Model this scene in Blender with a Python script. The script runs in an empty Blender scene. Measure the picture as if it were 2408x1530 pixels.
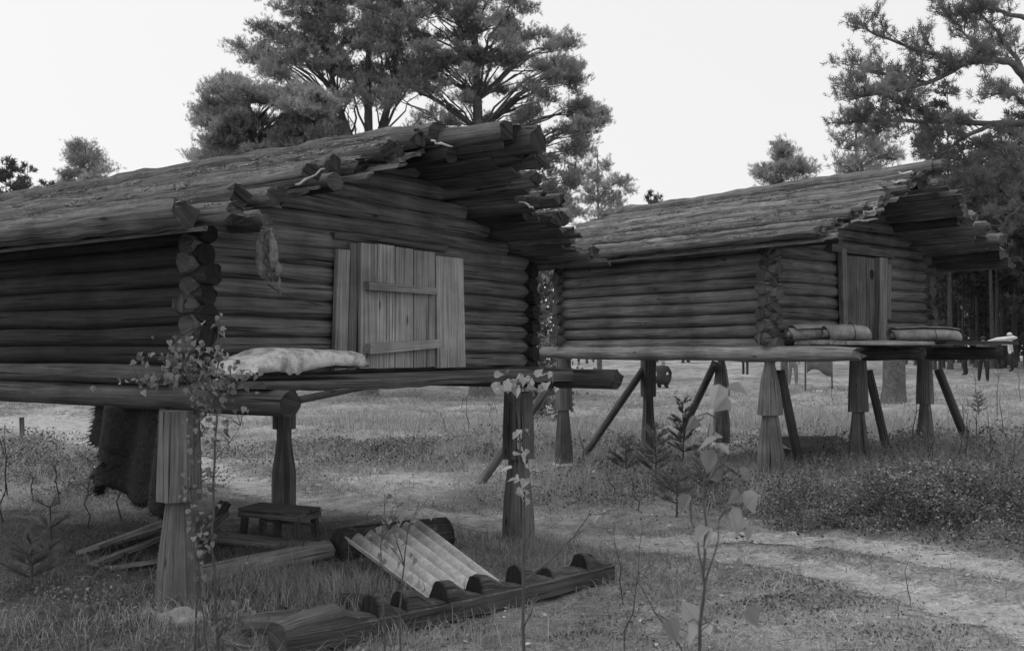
import bpy, bmesh, math, random
import numpy as np
from mathutils import Vector, Matrix, noise as mnoise

R = math.radians
rnd = random.Random(7)
rng = np.random.default_rng(7)
scene = bpy.context.scene
COL = scene.collection

# ------------------------------------------------------------------ camera
FD, CXD, CYD, HOR = 2350.0, 1203.5, 765.0, 820.0      # 35 mm lens on a 36 mm frame, units of a 2407 px wide frame
EYE = 1.5
PITCH = math.atan((HOR - CYD) / FD)
cam_d = bpy.data.cameras.new('camera')
cam = bpy.data.objects.new('camera', cam_d)
COL.objects.link(cam)
cam.location = (0, 0, EYE)
cam.rotation_euler = (R(90) + PITCH, 0, 0)
cam_d.sensor_width = 36.0
cam_d.lens = FD / 2407.0 * 36.0
cam_d.clip_end = 2000
cam_d.clip_start = 0.05
cam_d.dof.use_dof = True
cam_d.dof.focus_distance = 7.5
cam_d.dof.aperture_fstop = 7.0
scene.camera = cam

# ------------------------------------------------------------------ light
SUN_EL, SUN_AZ = R(58), R(292)          # azimuth from +Y towards +X: high on the left, behind thin cloud
world = bpy.data.worlds.new('World')
scene.world = world
world.use_nodes = True
wn, wl = world.node_tree.nodes, world.node_tree.links
wn.clear()
sky = wn.new('ShaderNodeTexSky'); sky.sky_type = 'NISHITA'; sky.sun_disc = False
sky.sun_elevation = SUN_EL; sky.sun_rotation = SUN_AZ
sky.air_density = 1.0; sky.dust_density = 4.0; sky.ozone_density = 1.0
bw = wn.new('ShaderNodeRGBToBW')
ov = wn.new('ShaderNodeMath'); ov.operation = 'MULTIPLY_ADD'; ov.inputs[1].default_value = 0.22; ov.inputs[2].default_value = 6.5
bg = wn.new('ShaderNodeBackground'); bg.inputs[1].default_value = 0.1
out = wn.new('ShaderNodeOutputWorld')
wl.new(sky.outputs[0], bw.inputs[0]); wl.new(bw.outputs[0], ov.inputs[0]); wl.new(ov.outputs[0], bg.inputs[0]); wl.new(bg.outputs[0], out.inputs[0])
sun_d = bpy.data.lights.new('sun', 'SUN'); sun_d.energy = 1.1; sun_d.angle = R(50)
sun = bpy.data.objects.new('sun', sun_d); COL.objects.link(sun)
sd = Vector((math.sin(SUN_AZ) * math.cos(SUN_EL), math.cos(SUN_AZ) * math.cos(SUN_EL), math.sin(SUN_EL)))
sun.rotation_euler = (-sd).to_track_quat('-Z', 'Y').to_euler()
sun.location = (10, -10, 30)
scene.view_settings.view_transform = 'Standard'
scene.view_settings.look = 'None'
scene.view_settings.exposure = 0.32
scene.view_settings.gamma = 1.0
scene.cycles.max_bounces = 6
scene.cycles.diffuse_bounces = 3
scene.cycles.transparent_max_bounces = 12

# ------------------------------------------------------------------ picking points in the world
cp, sp = math.cos(PITCH), math.sin(PITCH)
def ray(x, y):
    a, b = (x - CXD) / FD, (CYD - y) / FD
    d = Vector((a, cp - b * sp, sp + b * cp))
    return d / d.y
def at(x, y, Y):
    return Vector((0, 0, EYE)) + ray(x, y) * Y

# ---- value noise (numpy)
_perm = np.random.default_rng(3).random((256, 256))
def vnoise(x, y):
    x = np.asarray(x, float); y = np.asarray(y, float)
    xi = np.floor(x).astype(int); yi = np.floor(y).astype(int)
    fx = x - xi; fy = y - yi
    fx = fx * fx * (3 - 2 * fx); fy = fy * fy * (3 - 2 * fy)
    g = lambda i, j: _perm[(xi + i) & 255, (yi + j) & 255]
    return (g(0, 0) * (1 - fx) + g(1, 0) * fx) * (1 - fy) + (g(0, 1) * (1 - fx) + g(1, 1) * fx) * fy
def fbm(x, y, o=4):
    s, a, t = 0, 1.0, 0
    for k in range(o):
        s = s + a * vnoise(x * 2 ** k + 17.3 * k, y * 2 ** k + 5.1 * k); t += a; a *= 0.5
    return s / t

CTRL = np.array([(-1.93, 5.78, 0), (0.04, 8.3, -.06), (-2.27, 10, -.09), (2.7, 10.5, .03), (3.98, 11.54, .15), (5.2, 12.55, .28),
                 (.68, 13, -.05), (-.44, 12.3, -.15), (1.9, 14, 0), (3.1, 15, .05), (0, 3, 0), (-3, 3, 0), (3, 3, 0), (2, 6, 0), (5, 6, .05), (4.5, 8, .08),
                 (6.5, 9, .22), (-5, 8, 0), (-6, 14, -.1), (0, 20, 0), (8, 20, .1), (-10, 25, 0), (0, 35, 0), (15, 40, .2), (-20, 45, 0),
                 (0, 60, .1), (25, 70, .4), (-30, 70, .2), (60, 60, .5), (-60, 60, .3), (0, 100, .3), (0, -5, 0), (-9, 3, 0), (9, 3, .1)])
# ---- trodden path: a polyline with widths
def flat(x, y, z=0.0):
    r = ray(x, y); t = (z - EYE) / r.z
    return (r.x * t, t)
PATH = [flat(60, 985), flat(300, 1030), flat(530, 1108), flat(720, 1158), flat(940, 1182), flat(1120, 1206), flat(1320, 1248), flat(1560, 1274),
        flat(1800, 1316), flat(2050, 1372), flat(2300, 1440), flat(2600, 1530)]
PW = [1.4, .8, .38, .33, .29, .27, .25, .25, .26, .28, .31, .34]
PATH2 = [flat(1500, 1262), flat(1750, 1262), flat(2000, 1290), flat(2250, 1330), flat(2500, 1380)]
PW2 = [.15, .22, .25, .28, .3]
def seg_dist(x, y, P, W):
    best = np.full(np.shape(x), 1e9)
    for i in range(len(P) - 1):
        ax, ay = P[i]; bx, by = P[i + 1]
        dx, dy = bx - ax, by - ay
        t = np.clip(((x - ax) * dx + (y - ay) * dy) / (dx * dx + dy * dy), 0, 1)
        d = np.hypot(x - ax - t * dx, y - ay - t * dy) / (W[i] + t * (W[i + 1] - W[i]))
        best = np.minimum(best, d)
    return best
def path_mask(x, y):
    x = np.asarray(x, float); y = np.asarray(y, float)
    d = np.minimum(seg_dist(x, y, PATH, PW), seg_dist(x, y, PATH2, PW2))
    d = d + (fbm(x * 2.3, y * 2.3, 3) - .5) * .9
    return np.clip(1.5 - d, 0, 1)
def left_shade_mask(x, y):  # near-left area where vignetting and shade are painted into soil and grass tone
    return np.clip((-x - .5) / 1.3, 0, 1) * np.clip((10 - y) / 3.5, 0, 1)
def base_h(x, y):
    x = np.asarray(x, float); y = np.asarray(y, float)
    num = np.zeros(np.shape(x)); den = np.full(np.shape(x), 1e-9)
    for cx, cy, cz in CTRL:
        s = 0.55 + 0.09 * max(cy, 0)
        w = np.exp(-((x - cx) ** 2 + (y - cy) ** 2) / (2 * s * s)) + 0.004 / (1 + ((x - cx) ** 2 + (y - cy) ** 2))
        num += w * cz; den += w
    return num / den
def gz(x, y):
    x = np.asarray(x, float); y = np.asarray(y, float)
    m = path_mask(x, y)
    far = np.clip(y / 12.0, .6, 2.2)
    b = (fbm(x * .9, y * .9, 3) - .5) * .14 * far + (fbm(x * 4.5 + 9, y * 4.5, 3) - .5) * .085
    return base_h(x, y) + b * (1 - .75 * m) - .015 * m
def gz1(x, y):
    return float(gz(np.array([x]), np.array([y]))[0])
def G(x, y, z=0.0):
    """the point of the ground seen at frame position x, y (z above it)"""
    r = ray(x, y); t = (0 - EYE) / r.z
    for _ in range(12):
        g = gz1(r.x * t, t) + z
        t = .5 * t + .5 * (g - EYE) / r.z
    return Vector((r.x * t, t, gz1(r.x * t, t) + z))

# ------------------------------------------------------------------ materials (a black and white photograph: all greys)
def new_mat(name):
    m = bpy.data.materials.new(name); m.use_nodes = True
    nt = m.node_tree; nt.nodes.clear()
    o = nt.nodes.new('ShaderNodeOutputMaterial')
    return m, nt.nodes, nt.links, o
def node(ns, t, **kw):
    n = ns.new(t)
    for k, v in kw.items():
        if k.startswith('i'): n.inputs[int(k[1:])].default_value = v
        else: setattr(n, k, v)
    return n
def mth(ns, ls, op, a, b=None, clamp=False):
    n = ns.new('ShaderNodeMath'); n.operation = op; n.use_clamp = clamp
    for i, v in enumerate((a, b)):
        if v is None: continue
        if isinstance(v, (int, float)): n.inputs[i].default_value = v
        else: ls.new(v, n.inputs[i])
    return n.outputs[0]
def mapr(ns, ls, v, a, b, c, d):
    n = ns.new('ShaderNodeMapRange'); ls.new(v, n.inputs[0])
    for i, q in enumerate((a, b, c, d)): n.inputs[i + 1].default_value = q
    return n.outputs[0]
def tex_noise(ns, ls, vec, scale, detail=5, rough=.6, dim='3D'):
    n = ns.new('ShaderNodeTexNoise'); n.noise_dimensions = dim
    if vec is not None: ls.new(vec, n.inputs['Vector'])
    n.inputs['Scale'].default_value = scale; n.inputs['Detail'].default_value = detail; n.inputs['Roughness'].default_value = rough
    return n.outputs[0]

def wood(name, val, lo=.34, hi=1.68, crack=.88, stretch=(1.3, 24), moss=0.0, mossval=.2, bump=.8, rough=.85, bd=.012):
    m, ns, ls, o = new_mat(name)
    uv = ns.new('ShaderNodeUVMap'); uv.uv_map = 'uv'
    mp = node(ns, 'ShaderNodeMapping'); mp.inputs['Scale'].default_value = (stretch[0], stretch[1], 1); ls.new(uv.outputs[0], mp.inputs[0])
    g = tex_noise(ns, ls, mp.outputs[0], 1.6, 7, .65)
    mp2 = node(ns, 'ShaderNodeMapping'); mp2.inputs['Scale'].default_value = (stretch[0] * .7, stretch[1] * 1.9, 1); mp2.inputs['Location'].default_value = (3, 7, 0); ls.new(uv.outputs[0], mp2.inputs[0])
    c = tex_noise(ns, ls, mp2.outputs[0], 1.1, 3, .5)
    ck = mapr(ns, ls, c, .60, .69, 1.0, 1.0 - crack)
    tc = ns.new('ShaderNodeTexCoord')
    big = tex_noise(ns, ls, tc.outputs['Object'], 2.3, 4, .6)
    gv = mapr(ns, ls, g, .28, .74, lo, hi)
    bv = mapr(ns, ls, big, .25, .75, .55, 1.42)
    at_ = ns.new('ShaderNodeAttribute'); at_.attribute_name = 'tone'
    v = mth(ns, ls, 'MULTIPLY', mth(ns, ls, 'MULTIPLY', gv, bv), mth(ns, ls, 'MULTIPLY', at_.outputs['Fac'], ck))
    mp3 = node(ns, 'ShaderNodeMapping'); mp3.inputs['Scale'].default_value = (2.2, 6.5, 1); ls.new(uv.outputs[0], mp3.inputs[0])
    vo = ns.new('ShaderNodeTexVoronoi'); ls.new(mp3.outputs[0], vo.inputs['Vector']); vo.inputs['Scale'].default_value = 1.0
    kn = mapr(ns, ls, mth(ns, ls, 'ADD', vo.outputs['Distance'], mth(ns, ls, 'MULTIPLY', g, .12)), .10, .17, .3, 1.0)
    v = mth(ns, ls, 'MULTIPLY', mth(ns, ls, 'MULTIPLY', v, kn), val)
    if moss > 0:
        mn = tex_noise(ns, ls, tc.outputs['Object'], 11, 8, .75)
        geo = ns.new('ShaderNodeNewGeometry')
        sx = ns.new('ShaderNodeSeparateXYZ'); ls.new(geo.outputs['Normal'], sx.inputs[0])
        up = mapr(ns, ls, sx.outputs[2], .1, .75, 0, 1)
        mm = mapr(ns, ls, mn, .62 - .3 * moss, .72 - .2 * moss, 0, 1)
        mm = mth(ns, ls, 'MULTIPLY', mm, up)
        fine = tex_noise(ns, ls, tc.outputs['Object'], 60, 4, .8)
        mv = mth(ns, ls, 'MULTIPLY', mapr(ns, ls, fine, .3, .7, .55, 1.5), mossval)
        mx = ns.new('ShaderNodeMix'); mx.data_type = 'FLOAT'
        ls.new(mm, mx.inputs[0]); ls.new(v, mx.inputs[2]); ls.new(mv, mx.inputs[3])
        v = mx.outputs[0]
        g = mth(ns, ls, 'ADD', g, mth(ns, ls, 'MULTIPLY', fine, mm))
    b = ns.new('ShaderNodeBsdfPrincipled')
    ls.new(v, b.inputs['Base Color']); b.inputs['Roughness'].default_value = rough
    b.inputs['Specular IOR Level'].default_value = .25
    bp = ns.new('ShaderNodeBump'); bp.inputs['Strength'].default_value = bump; bp.inputs['Distance'].default_value = bd
    ls.new(mth(ns, ls, 'ADD', g, mth(ns, ls, 'MULTIPLY', ck, .6)), bp.inputs['Height']); ls.new(bp.outputs[0], b.inputs['Normal'])
    ls.new(b.outputs[0], o.inputs[0])
    return m
def mottled(name, val, scale=8, lo=.6, hi=1.4, rough=.9, bump=.5, dist=.02, detail=7, fuzz=0):
    m, ns, ls, o = new_mat(name)
    tc = ns.new('ShaderNodeTexCoord')
    n = tex_noise(ns, ls, tc.outputs['Object'], scale, detail, .68)
    n2 = tex_noise(ns, ls, tc.outputs['Object'], scale * .25, 3, .6)
    v = mth(ns, ls, 'MULTIPLY', mapr(ns, ls, n, .28, .72, lo, hi), mapr(ns, ls, n2, .3, .7, .8, 1.2))
    v = mth(ns, ls, 'MULTIPLY', v, val)
    b = ns.new('ShaderNodeBsdfPrincipled'); ls.new(v, b.inputs['Base Color']); b.inputs['Roughness'].default_value = rough
    b.inputs['Specular IOR Level'].default_value = .2
    if fuzz: b.inputs['Sheen Weight'].default_value = fuzz
    bp = ns.new('ShaderNodeBump'); bp.inputs['Strength'].default_value = bump; bp.inputs['Distance'].default_value = dist
    ls.new(n, bp.inputs['Height']); ls.new(bp.outputs[0], b.inputs['Normal']); ls.new(b.outputs[0], o.inputs[0])
    return m
def leafy(name, val, trans=.35, rough=.6):
    m, ns, ls, o = new_mat(name)
    a = ns.new('ShaderNodeAttribute'); a.attribute_name = 'tone'
    v = mth(ns, ls, 'MULTIPLY', a.outputs['Fac'], val)
    d = ns.new('ShaderNodeBsdfDiffuse'); t = ns.new('ShaderNodeBsdfTranslucent')
    ls.new(v, d.inputs[0]); ls.new(v, t.inputs[0])
    mx = ns.new('ShaderNodeMixShader'); mx.inputs[0].default_value = trans
    ls.new(d.outputs[0], mx.inputs[1]); ls.new(t.outputs[0], mx.inputs[2]); ls.new(mx.outputs[0], o.inputs[0])
    return m

def ground_mat():
    m, ns, ls, o = new_mat('ground_soil')
    tc = ns.new('ShaderNodeTexCoord')
    P = tc.outputs['Object']
    a = tex_noise(ns, ls, P, .8, 5, .62); b = tex_noise(ns, ls, P, 7, 6, .7); c = tex_noise(ns, ls, P, 45, 5, .75)
    v = mth(ns, ls, 'MULTIPLY', mapr(ns, ls, a, .35, .65, .7, 1.3), mapr(ns, ls, b, .3, .7, .6, 1.4))
    v = mth(ns, ls, 'MULTIPLY', v, mapr(ns, ls, c, .3, .7, .45, 1.55))
    at_ = ns.new('ShaderNodeAttribute'); at_.attribute_name = 'tone'
    v = mth(ns, ls, 'MULTIPLY', mth(ns, ls, 'MULTIPLY', v, at_.outputs['Fac']), .30)
    p = ns.new('ShaderNodeBsdfPrincipled'); ls.new(v, p.inputs['Base Color']); p.inputs['Roughness'].default_value = 1; p.inputs['Specular IOR Level'].default_value = .1
    bp = ns.new('ShaderNodeBump'); bp.inputs['Strength'].default_value = .9; bp.inputs['Distance'].default_value = .03
    ls.new(mth(ns, ls, 'ADD', c, b), bp.inputs['Height']); ls.new(bp.outputs[0], p.inputs['Normal']); ls.new(p.outputs[0], o.inputs[0])
    return m
def path_mat():
    m, ns, ls, o = new_mat('path_sand')
    tc = ns.new('ShaderNodeTexCoord'); P = tc.outputs['Object']
    b = tex_noise(ns, ls, P, 5, 6, .7); c = tex_noise(ns, ls, P, 60, 5, .8); e = tex_noise(ns, ls, P, 22, 5, .75)
    v = mth(ns, ls, 'MULTIPLY', mth(ns, ls, 'MULTIPLY', mapr(ns, ls, b, .3, .7, .6, 1.3), mapr(ns, ls, e, .3, .7, .7, 1.25)), mapr(ns, ls, c, .3, .7, .5, 1.45))
    v = mth(ns, ls, 'MULTIPLY', v, .38)
    p = ns.new('ShaderNodeBsdfPrincipled'); ls.new(v, p.inputs['Base Color']); p.inputs['Roughness'].default_value = 1; p.inputs['Specular IOR Level'].default_value = .1
    bp = ns.new('ShaderNodeBump'); bp.inputs['Strength'].default_value = .7; bp.inputs['Distance'].default_value = .02
    ls.new(c, bp.inputs['Height']); ls.new(bp.outputs[0], p.inputs['Normal'])
    at_ = ns.new('ShaderNodeAttribute'); at_.attribute_name = 'tone'
    k = mth(ns, ls, 'ADD', at_.outputs['Fac'], mth(ns, ls, 'MULTIPLY', mth(ns, ls, 'SUBTRACT', e, .5), 1.5))
    k = mth(ns, ls, 'ADD', k, mth(ns, ls, 'MULTIPLY', mth(ns, ls, 'SUBTRACT', b, .5), 1.2))
    al = mapr(ns, ls, k, .25, .85, 0, 1)
    tr = ns.new('ShaderNodeBsdfTransparent'); mx = ns.new('ShaderNodeMixShader')
    ls.new(al, mx.inputs[0]); ls.new(tr.outputs[0], mx.inputs[1]); ls.new(p.outputs[0], mx.inputs[2]); ls.new(mx.outputs[0], o.inputs[0])
    return m
def canvas_mat():
    m, ns, ls, o = new_mat('stained_canvas')
    tc = ns.new('ShaderNodeTexCoord'); P = tc.outputs['Object']
    a = tex_noise(ns, ls, P, 9, 6, .7); b = tex_noise(ns, ls, P, 90, 3, .7)
    st = mapr(ns, ls, a, .38, .56, .42, 1.0)
    v = mth(ns, ls, 'MULTIPLY', mth(ns, ls, 'MULTIPLY', st, mapr(ns, ls, b, .3, .7, .85, 1.15)), .50)
    p = ns.new('ShaderNodeBsdfPrincipled'); ls.new(v, p.inputs['Base Color']); p.inputs['Roughness'].default_value = .9; p.inputs['Specular IOR Level'].default_value = .15
    bp = ns.new('ShaderNodeBump'); bp.inputs['Strength'].default_value = .8; bp.inputs['Distance'].default_value = .012
    ls.new(a, bp.inputs['Height']); ls.new(bp.outputs[0], p.inputs['Normal']); ls.new(p.outputs[0], o.inputs[0])
    return m

M = {}
M['log_dark'] = wood('weathered_log', .115, moss=0)
M['log_grey'] = wood('grey_weathered_log', .135)
M['roof_log'] = wood('mossy_roof_log', .125, moss=.5, mossval=.15, bd=.03)
M['moss'] = leafy('roof_moss', .17, .2)
M['roof_split'] = wood('split_roof_board', .17, moss=.45, mossval=.22, bd=.03)
M['sill'] = wood('pale_sill_log', .22, lo=.4, hi=1.6)
M['beam'] = wood('dark_beam', .075)
M['plank'] = wood('grey_plank', .30, lo=.4, hi=1.55, stretch=(.9, 30))
M['plank_dark'] = wood('dark_plank', .13, stretch=(.9, 30))
M['post'] = wood('hewn_post', .135, stretch=(1.0, 26))
M['ladder'] = wood('notched_ladder_wood', .068, moss=.35, mossval=.17)
M['bark'] = mottled('birch_bark', .26, 14, .65, 1.3, bump=.4)
M['bark_pale'] = mottled('pale_birch_bark', .52, 18, .7, 1.2, bump=.3)
M['pine_bark'] = mottled('pine_bark', .12, 16, .55, 1.5, bump=1.0, dist=.03)
M['pine_bark_far'] = mottled('far_pine_bark', .07, 10, .6, 1.4, bump=.6, dist=.03)
M['needles'] = leafy('pine_needles', .33, .55)
M['needles_far'] = leafy('far_pine_needles', .10, .35)
M['needles_young'] = leafy('young_pine_needles', .2, .45)
M['leaf'] = leafy('birch_leaf', .25, .35)
M['leaf_near'] = leafy('aspen_leaf', .40, .45)
M['shrub'] = leafy('shrub_leaf', .165, .4)
M['grass'] = leafy('dry_grass', .42, .4)
M['litter'] = leafy('fallen_leaf', .5, .2)
M['stem'] = mottled('sapling_bark', .085, 30, .7, 1.3, bump=.3)
M['stem_pale'] = mottled('pale_dry_stem', .25, 30, .7, 1.3, bump=.3)
M['fur'] = mottled('dark_fur', .022, 40, .5, 1.6, bump=1.0, dist=.02, fuzz=.05)
M['pelt'] = mottled('hanging_pelt', .19, 22, .35, 1.5, bump=.8, dist=.02)
M['canvas'] = canvas_mat()
M['slate'] = mottled('asbestos_slate', .58, 26, .78, 1.18, bump=.08, dist=.003)
M['stone'] = mottled('pale_stone', .24, 12, .7, 1.25, bump=.6)
M['ground'] = ground_mat()
M['path'] = path_mat()
M['skin'] = mottled('skin', .35, 6, .9, 1.1, bump=.1)
M['coat'] = mottled('grey_coat', .10, 10, .8, 1.2, bump=.3)
M['coat_dark'] = mottled('dark_coat', .05, 10, .8, 1.2, bump=.3)
M['coat_white'] = mottled('white_shirt', .6, 10, .9, 1.1, bump=.3)
M['coat_pattern'] = mottled('patterned_dress', .22, 45, .2, 1.8, bump=.2)
M['trousers'] = mottled('dark_trousers', .04, 10, .8, 1.2, bump=.3)
M['cloth_grey'] = mottled('grey_sheet', .18, 8, .8, 1.2, bump=.4)
M['cloth_white'] = mottled('white_cloth', .65, 8, .9, 1.1, bump=.4)
M['rope'] = mottled('rope', .05, 40, .8, 1.2)

# ------------------------------------------------------------------ mesh helpers
class MB:
    """collects shapes; build() links them as one mesh"""
    def __init__(s):
        s.v, s.f, s.uv, s.t, s.sm, s.mi = [], [], [], [], [], []
        s.n = 0
    def add(s, verts, faces, uvs, tone=1.0, smooth=True, mi=0):
        b = s.n
        s.v.extend([tuple(p) for p in verts]); s.t.extend([tone] * len(verts) if isinstance(tone, (int, float)) else tone)
        s.n += len(verts)
        for i, f in enumerate(faces):
            s.f.append([b + k for k in f]); s.uv.append(uvs[i]); s.sm.append(smooth if isinstance(smooth, bool) else smooth[i]); s.mi.append(mi)
    def tube(s, pts, rad, n=10, tone=1.0, cap=True, rag=0.0, squash=1.0, jit=0.0, mi=0, rot=0.0, lump=0.0, lf=7.0, flat=False, end=None):
        pts = [Vector(p) for p in pts]
        k = len(pts)
        if isinstance(rad, (int, float)): rad = [rad] * k
        t0 = (pts[1] - pts[0]).normalized()
        up = Vector((0, 0, 1)) if abs(t0.z) < .9 else Vector((1, 0, 0))
        a = t0.cross(up).normalized()
        V, F, U, SM = [], [], [], []
        L = 0; uo = rnd.random() * 40; vo = rnd.random() * 40
        ph = rot + (rnd.random() * 6.28 if jit else 0)
        prof = [1 + jit * (rnd.random() - .5) * 2 for _ in range(n)]
        for i in range(k):
            tg = (pts[min(i + 1, k - 1)] - pts[max(i - 1, 0)]).normalized()
            a = (a - tg * a.dot(tg)).normalized(); c = tg.cross(a)
            if i: L += (pts[i] - pts[i - 1]).length
            for j in range(n):
                w = ph + j / n * 2 * math.pi
                r = rad[i] * prof[j] * (1 + jit * .4 * (rnd.random() - .5))
                off = tg * (rag * (rnd.random() - .5)) if i in (0, k - 1) and rag else Vector()
                q = pts[i] + (a * math.cos(w) + c * math.sin(w) * squash) * r + off
                if lump: q += (a * math.cos(w) + c * math.sin(w)) * (lump * mnoise.noise(Vector((q.x * lf, q.y * lf * .45, q.z * lf))) + lump * .5 * mnoise.noise(q * lf * 3))
                V.append(q)
            if i:
                for j in range(n):
                    j2 = (j + 1) % n
                    F.append((( i - 1) * n + j, i * n + j, i * n + j2, (i - 1) * n + j2)[::-1]); SM.append(not flat)
                    u0, u1 = uo + L - (pts[i] - pts[i - 1]).length, uo + L
                    cr = 2 * math.pi * max(rad) / n
                    U.append([(u0, vo + cr * j), (u1, vo + cr * j), (u1, vo + cr * (j + 1)), (u0, vo + cr * (j + 1))][::-1])
        if cap:
            for i, sg in ((0, 1), (k - 1, -1)):
                ids = [i * n + j for j in range(n)]
                ids = ids if sg > 0 else ids[::-1]
                F.append(tuple(ids[::-1]) if False else tuple(ids)); SM.append(False)
                U.append([(uo + .05 * math.cos(q / n * 6.283), vo + .05 * math.sin(q / n * 6.283)) for q in range(n)])
        if end is not None and cap and isinstance(tone, (int, float)):
            # end grain: its own vertices, so that the weathered cut can be toned darker, shade painted in
            nb = len(V); V = V + [V[j] + (pts[0] - pts[1]).normalized() * .001 for j in range(n)] + [V[(k - 1) * n + j] + (pts[-1] - pts[-2]).normalized() * .001 for j in range(n)]
            F[-2] = tuple(nb + j for j in range(n)); F[-1] = tuple(nb + n + j for j in range(n))[::-1]
            tone = [tone] * nb + [tone * end] * (2 * n)
        s.add(V, F, U, tone, SM, mi)
    def box(s, c, ax, ay, az, tone=1.0, jit=0.0, mi=0, long='x'):
        """box centred at c with half-vectors ax, ay, az; grain runs along ax"""
        c, ax, ay, az = Vector(c), Vector(ax), Vector(ay), Vector(az)
        V = []
        for i in (-1, 1):
            for j in (-1, 1):
                for k in (-1, 1):
                    p = c + ax * i + ay * j + az * k
                    if jit: p += Vector((rnd.uniform(-jit, jit), rnd.uniform(-jit, jit), rnd.uniform(-jit, jit)))
                    V.append(p)
        F = [(0, 1, 3, 2), (4, 6, 7, 5), (0, 4, 5, 1), (2, 3, 7, 6), (0, 2, 6, 4), (1, 5, 7, 3)]
        if ax.cross(ay).dot(az) < 0: F = [f[::-1] for f in F]
        uo, vo = rnd.random() * 40, rnd.random() * 40
        lx, ly, lz = ax.length * 2, ay.length * 2, az.length * 2
        def uvof(idx):
            i, j, k = idx >> 2, (idx >> 1) & 1, idx & 1
            return (uo + i * lx, vo + j * ly + k * lz)
        s.add(V, F, [[uvof(q) for q in f] for f in F], tone, False, mi)
    def grid(s, P, tone=1.0, smooth=True, mi=0, flip=False):
        """P[i][j] points"""
        ni, nj = len(P), len(P[0])
        V = [q for row in P for q in row]; F, U = [], []
        for i in range(ni - 1):
            for j in range(nj - 1):
                f = (i * nj + j, (i + 1) * nj + j, (i + 1) * nj + j + 1, i * nj + j + 1)
                u = [(i * .05, j * .05), (i * .05 + .05, j * .05), (i * .05 + .05, j * .05 + .05), (i * .05, j * .05 + .05)]
                F.append(f[::-1] if flip else f); U.append(u[::-1] if flip else u)
        s.add(V, F, U, tone, smooth, mi)
    def loft(s, rings, tone=1.0, smooth=False, mi=0, cap=True):
        """closed rings of equal count, grain along the loft"""
        n = len(rings[0]); V = [Vector(p) for r in rings for p in r]; F, U, SM = [], [], []
        uo, vo = rnd.random() * 40, rnd.random() * 40; L = 0
        big = max(range(len(rings)), key=lambda q: sum((Vector(rings[q][k]) - Vector(rings[q][k - 1])).length for k in range(n)))
        wid = [(Vector(rings[big][k]) - Vector(rings[big][(k + 1) % n])).length for k in range(n)]
        for i in range(1, len(rings)):
            d = (Vector(rings[i][0]) - Vector(rings[i - 1][0])).length
            w = 0
            for j in range(n):
                j2 = (j + 1) % n
                dw = wid[j]
                F.append(((i - 1) * n + j, (i - 1) * n + j2, i * n + j2, i * n + j)); SM.append(smooth)
                U.append([(uo + L, vo + w), (uo + L, vo + w + dw), (uo + L + d, vo + w + dw), (uo + L + d, vo + w)]); w += dw
            L += d
        if cap:
            F.append(tuple(range(n))[::-1]); SM.append(False); U.append([(uo + .1 * math.cos(q), vo + .1 * math.sin(q)) for q in range(n)])
            b = (len(rings) - 1) * n
            F.append(tuple(b + j for j in range(n))); SM.append(False); U.append([(uo + .1 * math.cos(q), vo + .1 * math.sin(q)) for q in range(n)])
        s.add(V, F, U, tone, SM, mi)
    def build(s, name, mat, parent=None, recalc=False):
        me = bpy.data.meshes.new(name)
        me.from_pydata(s.v, [], s.f)
        ul = me.uv_layers.new(name='uv')
        ul.data.foreach_set('uv', np.array([c for f in s.uv for c in f], dtype=np.float32).ravel())
        me.attributes.new('tone', 'FLOAT', 'POINT').data.foreach_set('value', np.array(s.t, dtype=np.float32))
        me.polygons.foreach_set('use_smooth', np.array(s.sm, dtype=bool))
        mats = mat if isinstance(mat, (list, tuple)) else [mat]
        for q in mats: me.materials.append(q)
        if len(mats) > 1: me.polygons.foreach_set('material_index', np.array(s.mi, dtype=np.int32))
        if recalc:
            bm = bmesh.new(); bm.from_mesh(me); bmesh.ops.recalc_face_normals(bm, faces=bm.faces); bm.to_mesh(me); bm.free()
        me.update()
        o = bpy.data.objects.new(name, me); COL.objects.link(o)
        if parent: o.parent = parent
        return o
def soup(name, V, mat, tone=None, parent=None):
    """V: (faces, k, 3) separate little faces in one mesh"""
    V = np.asarray(V, dtype=np.float32); nf, k = V.shape[:2]
    me = bpy.data.meshes.new(name)
    me.vertices.add(nf * k); me.vertices.foreach_set('co', V.ravel())
    me.loops.add(nf * k); me.loops.foreach_set('vertex_index', np.arange(nf * k, dtype=np.int32))
    me.polygons.add(nf); me.polygons.foreach_set('loop_start', np.arange(0, nf * k, k, dtype=np.int32))
    try: me.polygons.foreach_set('loop_total', np.full(nf, k, dtype=np.int32))
    except Exception: pass
    if tone is None: tone = np.ones(nf)
    me.attributes.new('tone', 'FLOAT', 'POINT').data.foreach_set('value', np.repeat(np.asarray(tone, dtype=np.float32), k))
    me.materials.append(mat); me.update(calc_edges=True)
    o = bpy.data.objects.new(name, me); COL.objects.link(o)
    if parent: o.parent = parent
    return o
def empty(name, loc, rz=0.0):
    o = bpy.data.objects.new(name, None); COL.objects.link(o); o.location = loc; o.rotation_euler = (0, 0, rz); o.empty_display_size = .2
    return o
def tag(o, label=None, cat=None, group=None, kind=None):
    if label: o['label'] = label
    if cat: o['category'] = cat
    if group: o['group'] = group
    if kind: o['kind'] = kind
    return o
def copy_tree(o, parent=None):
    c = o.copy(); COL.objects.link(c); c.parent = parent
    for ch in list(o.children): copy_tree(ch, c)
    return c
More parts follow.
